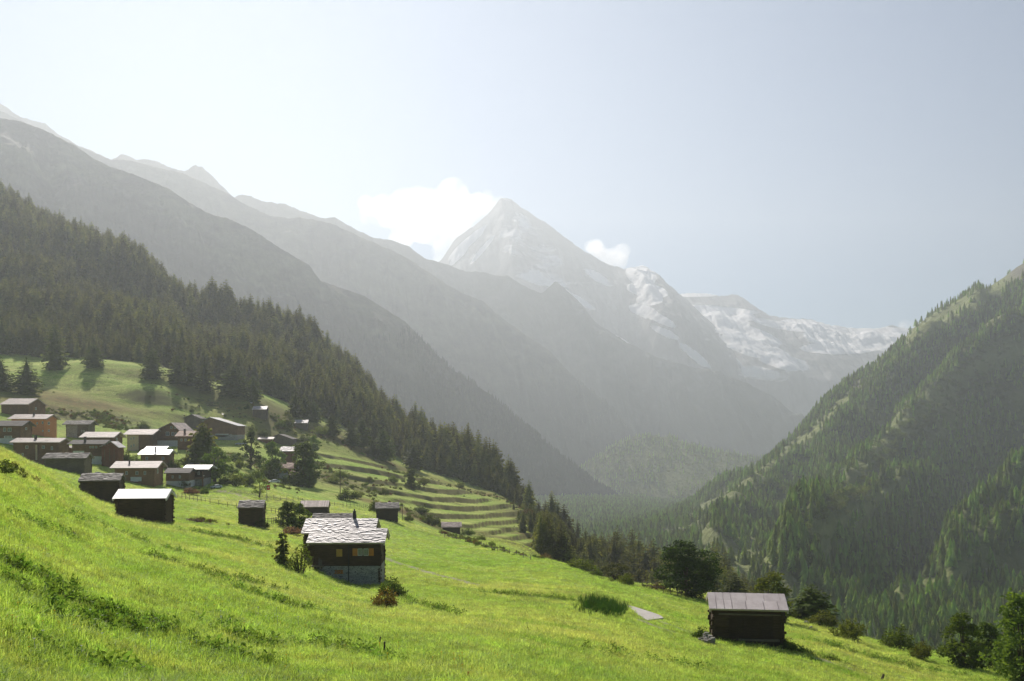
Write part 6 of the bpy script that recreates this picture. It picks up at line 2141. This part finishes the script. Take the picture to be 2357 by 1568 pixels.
def reeds():
    rg = np.random.default_rng(12)
    P_ = []
    for k in range(330):
        u = 1386 + rg.normal(0, 30); v = 1404 + (u - 1386) * .14 + rg.normal(0, 7)
        if not 1322 < u < 1446: continue
        p = ground_hit(u, v, 60, 130)
        P_.append(tuple(p))
    scatter('tall_reeds', P_, rg.uniform(.35, .95, len(P_)), reed_src, 'patch of tall dark green reeds beside the concrete path', 'reeds')


reeds()


def flowers():
    rg = np.random.default_rng(14)

    def head(name, mat):
        mb = MB()
        for k in range(6):
            a = k * 1.047
            mb.poly([(0, 0, .23), (.014 * math.cos(a - .5), .014 * math.sin(a - .5), .235), (.024 * math.cos(a), .024 * math.sin(a), .23), (.014 * math.cos(a + .5), .014 * math.sin(a + .5), .235)])
        mb.tube([(0, 0, 0), (0, 0, .23)], [.004, .003], 4)
        return mb.mesh(name, MAT[mat])
    fs = src('flower_source', [head('yellow_flower', 'flower_yellow'), head('white_flower', 'flower_white')])
    P_, I_ = [], []
    for (u, v, su, sv, n, ix) in ((470, 1385, 60, 22, 26, 0), (150, 1290, 110, 25, 24, 0), (60, 1470, 80, 30, 16, 0), (620, 1430, 60, 14, 20, 1), (700, 1500, 150, 30, 20, 0), (1000, 1480, 200, 40, 24, 0), (40, 1260, 40, 30, 20, 1), (300, 1500, 120, 30, 14, 1), (1100, 1530, 160, 20, 16, 0)):
        for k in range(n):
            p = ground_hit(u + rg.normal(0, su), min(v + rg.normal(0, sv), 1562), 9, 70)
            P_.append(tuple(p)); I_.append(ix)
    scatter('meadow_flowers', P_, rg.uniform(.8, 1.5, len(P_)), fs, 'scattered tiny yellow and white meadow flowers', 'flowers', idx=I_)


flowers()

# low scrub on the banks and dry slopes
def scrub():
    rg = np.random.default_rng(21)
    ss = src('scrub_source', [joined(*bush_meshes('scrub_%d' % i, 270 + i, .9, 1.5, m, 4, 12, 30, .16)[:2], 'scrub_whole_%d' % i) for i, m in enumerate(('leaf_olive', 'leaf_dark', 'leaf_mid', 'leaf_rust'))])
    P_, S_, I_ = [], [], []
    hedges = [([(215, 952), (235, 958), (262, 972), (300, 985)], 300, 400, 120, 5), ([(105, 945), (150, 955), (190, 965)], 300, 400, 70, 6), ([(225, 970), (255, 980), (285, 990)], 290, 380, 60, 4), ([(600, 950), (640, 968), (680, 985)], 380, 460, 60, 6),
              ([(560, 930), (600, 955), (640, 980), (690, 1000)], 370, 460, 70, 8), ([(700, 1000), (760, 1018), (830, 1040), (900, 1068)], 380, 490, 90, 7), ([(740, 1075), (775, 1100), (800, 1125)], 300, 400, 80, 6), ([(840, 1145), (870, 1130), (900, 1120)], 290, 400, 40, 5),
              ([(920, 1160), (950, 1180), (985, 1200), (1010, 1210)], 250, 340, 70, 5), ([(1020, 1228), (1080, 1246), (1150, 1264), (1225, 1286)], 150, 290, 110, 2.2), ([(1190, 1165), (1225, 1180), (1238, 1205), (1236, 1240)], 260, 440, 90, 6), ([(900, 1085), (1000, 1108), (1100, 1135), (1180, 1160)], 400, 490, 120, 5),
              ([(380, 900), (420, 930), (440, 960)], 370, 450, 24, 7), ([(470, 925), (510, 940), (560, 955)], 370, 440, 40, 7), ([(540, 1040), (560, 1060), (590, 1075)], 280, 360, 60, 6), ([(560, 1120), (600, 1110), (640, 1118), (680, 1130)], 200, 320, 50, 4), ([(0, 1078), (25, 1085), (60, 1096)], 60, 110, 26, .7),
              ([(440, 1200), (470, 1201), (500, 1202)], 90, 140, 30, .8), ([(1430, 1345), (1500, 1356), (1560, 1368), (1640, 1385)], 120, 170, 40, 2), ([(1800, 1415), (1860, 1432), (1930, 1452)], 95, 140, 26, 1.2)]
    for pts, a, b, n, sp in hedges:
        g = [ground_hit(u, v, a, b) for u, v in pts]
        for k in range(n):
            s = rg.random() * (len(g) - 1); i = min(int(s), len(g) - 2)
            p = g[i].lerp(g[i + 1], s - i)
            P_.append((p.x + rg.normal(0, sp * .6), p.y + rg.normal(0, sp * .6))); S_.append(rg.uniform(.35, 1.3) ** 1.3 * (1 if p.y > 200 else .55)); I_.append(int(rg.choice([0, 0, 1, 2, 3])))
    # banks of the terraces and brushy tracts
    n = 9000
    Y = rg.uniform(270, 500, n); X = rg.uniform(-260, 20, n)
    e = .6
    z0 = zf(X, Y - e); z1 = zf(X, Y + e)
    st = (z1 - z0) / (2 * e)
    u = CU + F * X / Y; V = VH - F * zf(X, Y) / Y
    ok = (st > .55) & (u > 690) & (rg.random(n) < .35)
    ok |= (fbm(X / 14, Y / 9, 3, 22) > .42) & (X > -190) & (rg.random(n) < .22)
    yb = np.interp(u, [0, 400, 690, 900, 1200], [480, 455, 462, 486, 458])
    ok &= Y < yb
    for x, y in zip(X[ok], Y[ok]):
        P_.append((x, y)); S_.append(rg.uniform(.3, .85)); I_.append(int(rg.choice([0, 0, 1, 3])))
    A = np.array(P_); z = zf(A[:, 0], A[:, 1])
    S = np.array(S_)
    for o in COL.objects:
        if o.parent is None and o.type == 'EMPTY' and o.get('category') in ('house', 'barn', 'shed', 'hut'):
            S = np.where(np.hypot(A[:, 0] - o.location.x, A[:, 1] - o.location.y - 3) < 5.5, 0.0, S)
    k = S > 0
    scatter('hillside_scrub', np.concatenate([A, z[:, None]], 1)[k], S[k], ss, 'low tangled scrub along banks, hedge lines and dry slopes of the hillside', 'scrub', idx=np.array(I_)[k])


scrub()

# ------------------------------------------------------------------ clouds, beyond the haze


def cloud(label, puffs, Y, seed, dens, thick=.55):
    """puffs: (u, v, radius px) -> a merged billowing body filled with fine mist"""
    import bmesh
    r = random.Random(seed)
    bm = bmesh.new()
    c0 = P(puffs[0][0], puffs[0][1], Y)
    for u, v, rad in puffs:
        yy = Y + r.uniform(-1, 1) * 120
        c = P(u, v, yy) - c0
        R = rad / F * yy
        m = Matrix.Translation(c) @ Matrix.Diagonal((R, R * thick * 1.6, R, 1))
        bmesh.ops.create_icosphere(bm, subdivisions=3, radius=1, matrix=m)
    me = bpy.data.meshes.new('cloud'); bm.to_mesh(me); bm.free()
    o = link('cloud', me); o.location = c0
    rm = o.modifiers.new('merge', 'REMESH'); rm.mode = 'VOXEL'; rm.voxel_size = 22
    t = NT('cloud_mist_%d' % seed)
    pv = t.n('ShaderNodeVolumePrincipled')
    pv.inputs['Color'].default_value = (1, 1, 1, 1); pv.inputs['Anisotropy'].default_value = .42; pv.inputs['Density Attribute'].default_value = ''
    nz = t.noise(t.objc(), .0052, 6, .62, .4)
    d = t.math('MULTIPLY', t.ramp(nz, .34, .72), dens)
    t.l(d, pv.inputs['Density'])
    t.l(pv.outputs[0], t.out.inputs['Volume'])
    o.data.materials.append(t.mat)
    tag(o, label, 'cloud')
    return o


r_ = random.Random(4)
main = []
for (u, v, rad, n) in ((965, 500, 66, 12), (905, 478, 56, 9), (1060, 480, 60, 10), (975, 452, 40, 7), (1112, 462, 40, 8), (858, 484, 36, 5), (1000, 560, 52, 8), (1010, 600, 34, 5), (1100, 500, 50, 8), (1020, 520, 60, 9), (930, 530, 44, 6)):
    for k in range(n):
        a = r_.uniform(0, 6.28); q = r_.uniform(.1, 1.0) * rad
        main.append((u + math.cos(a) * q, v + math.sin(a) * q * .66, rad * r_.uniform(.36, .66)))
cloud('bright white cloud hanging on the left shoulder of the pyramid peak', main, 6700, 1, .007)
sm = [(1365 + r_.uniform(-14, 10), 574 + r_.uniform(-10, 14), r_.uniform(12, 22)) for _ in range(8)] + [(1405 + r_.uniform(-26, 30), 588 + r_.uniform(-14, 18), r_.uniform(12, 24)) for _ in range(14)]
cloud('small white cloud behind the right shoulder of the pyramid peak', sm, 6700, 2, .012)
lo = [(2070 + k * 14 + r_.uniform(-6, 6), 748 - k * 1.2 + r_.uniform(-4, 4), r_.uniform(8, 17)) for k in range(16)]
cloud('flat white cloud bank resting on the glacier col by the mountainside', lo, 6700, 3, .012)
# ------------------------------------------------------------------ air, sky, sun, camera
SUN_AZ, SUN_EL = -18.0, 36.0      # degrees: left of the view axis, above the horizon
HAZE = 0.000185


def build_haze():
    mb = MB()
    mb.box(-3000, 3600, -90, 6560, -330, 1420)
    m = bpy.data.materials.new('pale_air')
    m.use_nodes = True
    t = m.node_tree; t.nodes.clear()
    out = t.nodes.new('ShaderNodeOutputMaterial')
    pv = t.nodes.new('ShaderNodeVolumePrincipled')
    pv.inputs['Color'].default_value = (0.645, 0.698, 0.738, 1)
    pv.inputs['Density'].default_value = HAZE
    pv.inputs['Density Attribute'].default_value = ''
    pv.inputs['Anisotropy'].default_value = 0.50
    t.links.new(pv.outputs[0], out.inputs['Volume'])
    o = mb.build('haze', m)
    tag(o, 'pale morning haze filling the whole valley', 'haze', kind='stuff')


if not globals().get('NOHAZE'):
    build_haze()

w = bpy.data.worlds.new('World')
scene.world = w
w.use_nodes = True
nt = w.node_tree; nt.nodes.clear()
sky = nt.nodes.new('ShaderNodeTexSky'); sky.sky_type = 'NISHITA'; sky.sun_disc = False
sky.sun_elevation = math.radians(SUN_EL); sky.sun_rotation = math.radians(SUN_AZ)
sky.altitude = 1700; sky.air_density = 1.0; sky.dust_density = 0.2; sky.ozone_density = 3.0
bg = nt.nodes.new('ShaderNodeBackground'); bg.inputs['Strength'].default_value = 0.05
wo = nt.nodes.new('ShaderNodeOutputWorld')
nt.links.new(sky.outputs[0], bg.inputs[0]); nt.links.new(bg.outputs[0], wo.inputs[0])

sl = bpy.data.lights.new('sun', 'SUN'); sl.energy = 5.0; sl.angle = math.radians(0.53); sl.color = (1.0, 0.92, 0.835)
so = bpy.data.objects.new('sun', sl); COL.objects.link(so)
az, el = math.radians(SUN_AZ), math.radians(SUN_EL)
sd = Vector((math.sin(az) * math.cos(el), math.cos(az) * math.cos(el), math.sin(el)))
so.rotation_euler = (-sd).to_track_quat('-Z', 'Y').to_euler()
so.location = sd * 50

cam = bpy.data.cameras.new('camera')
cam.lens = 35.0; cam.sensor_width = 35.0 * 2357 / F; cam.sensor_fit = 'HORIZONTAL'
cam.shift_y = (VH - 784.0) / 2357.0
cam.clip_start = 0.1; cam.clip_end = 30000
co = bpy.data.objects.new('camera', cam); COL.objects.link(co)
co.location = (0, 0, 0); co.rotation_euler = (math.radians(90), 0, 0)
scene.camera = co

scene.render.engine = 'CYCLES'
scene.cycles.max_bounces = 8; scene.cycles.diffuse_bounces = 3; scene.cycles.glossy_bounces = 2; scene.cycles.transmission_bounces = 3
scene.cycles.volume_bounces = 4; scene.cycles.transparent_max_bounces = 16
scene.cycles.use_denoising = True
scene.cycles.sample_clamp_indirect = 8
vs = scene.view_settings
vs.view_transform = 'Standard'; vs.look = 'None'; vs.exposure = 0.52; vs.gamma = 1.0; vs.use_curve_mapping = False
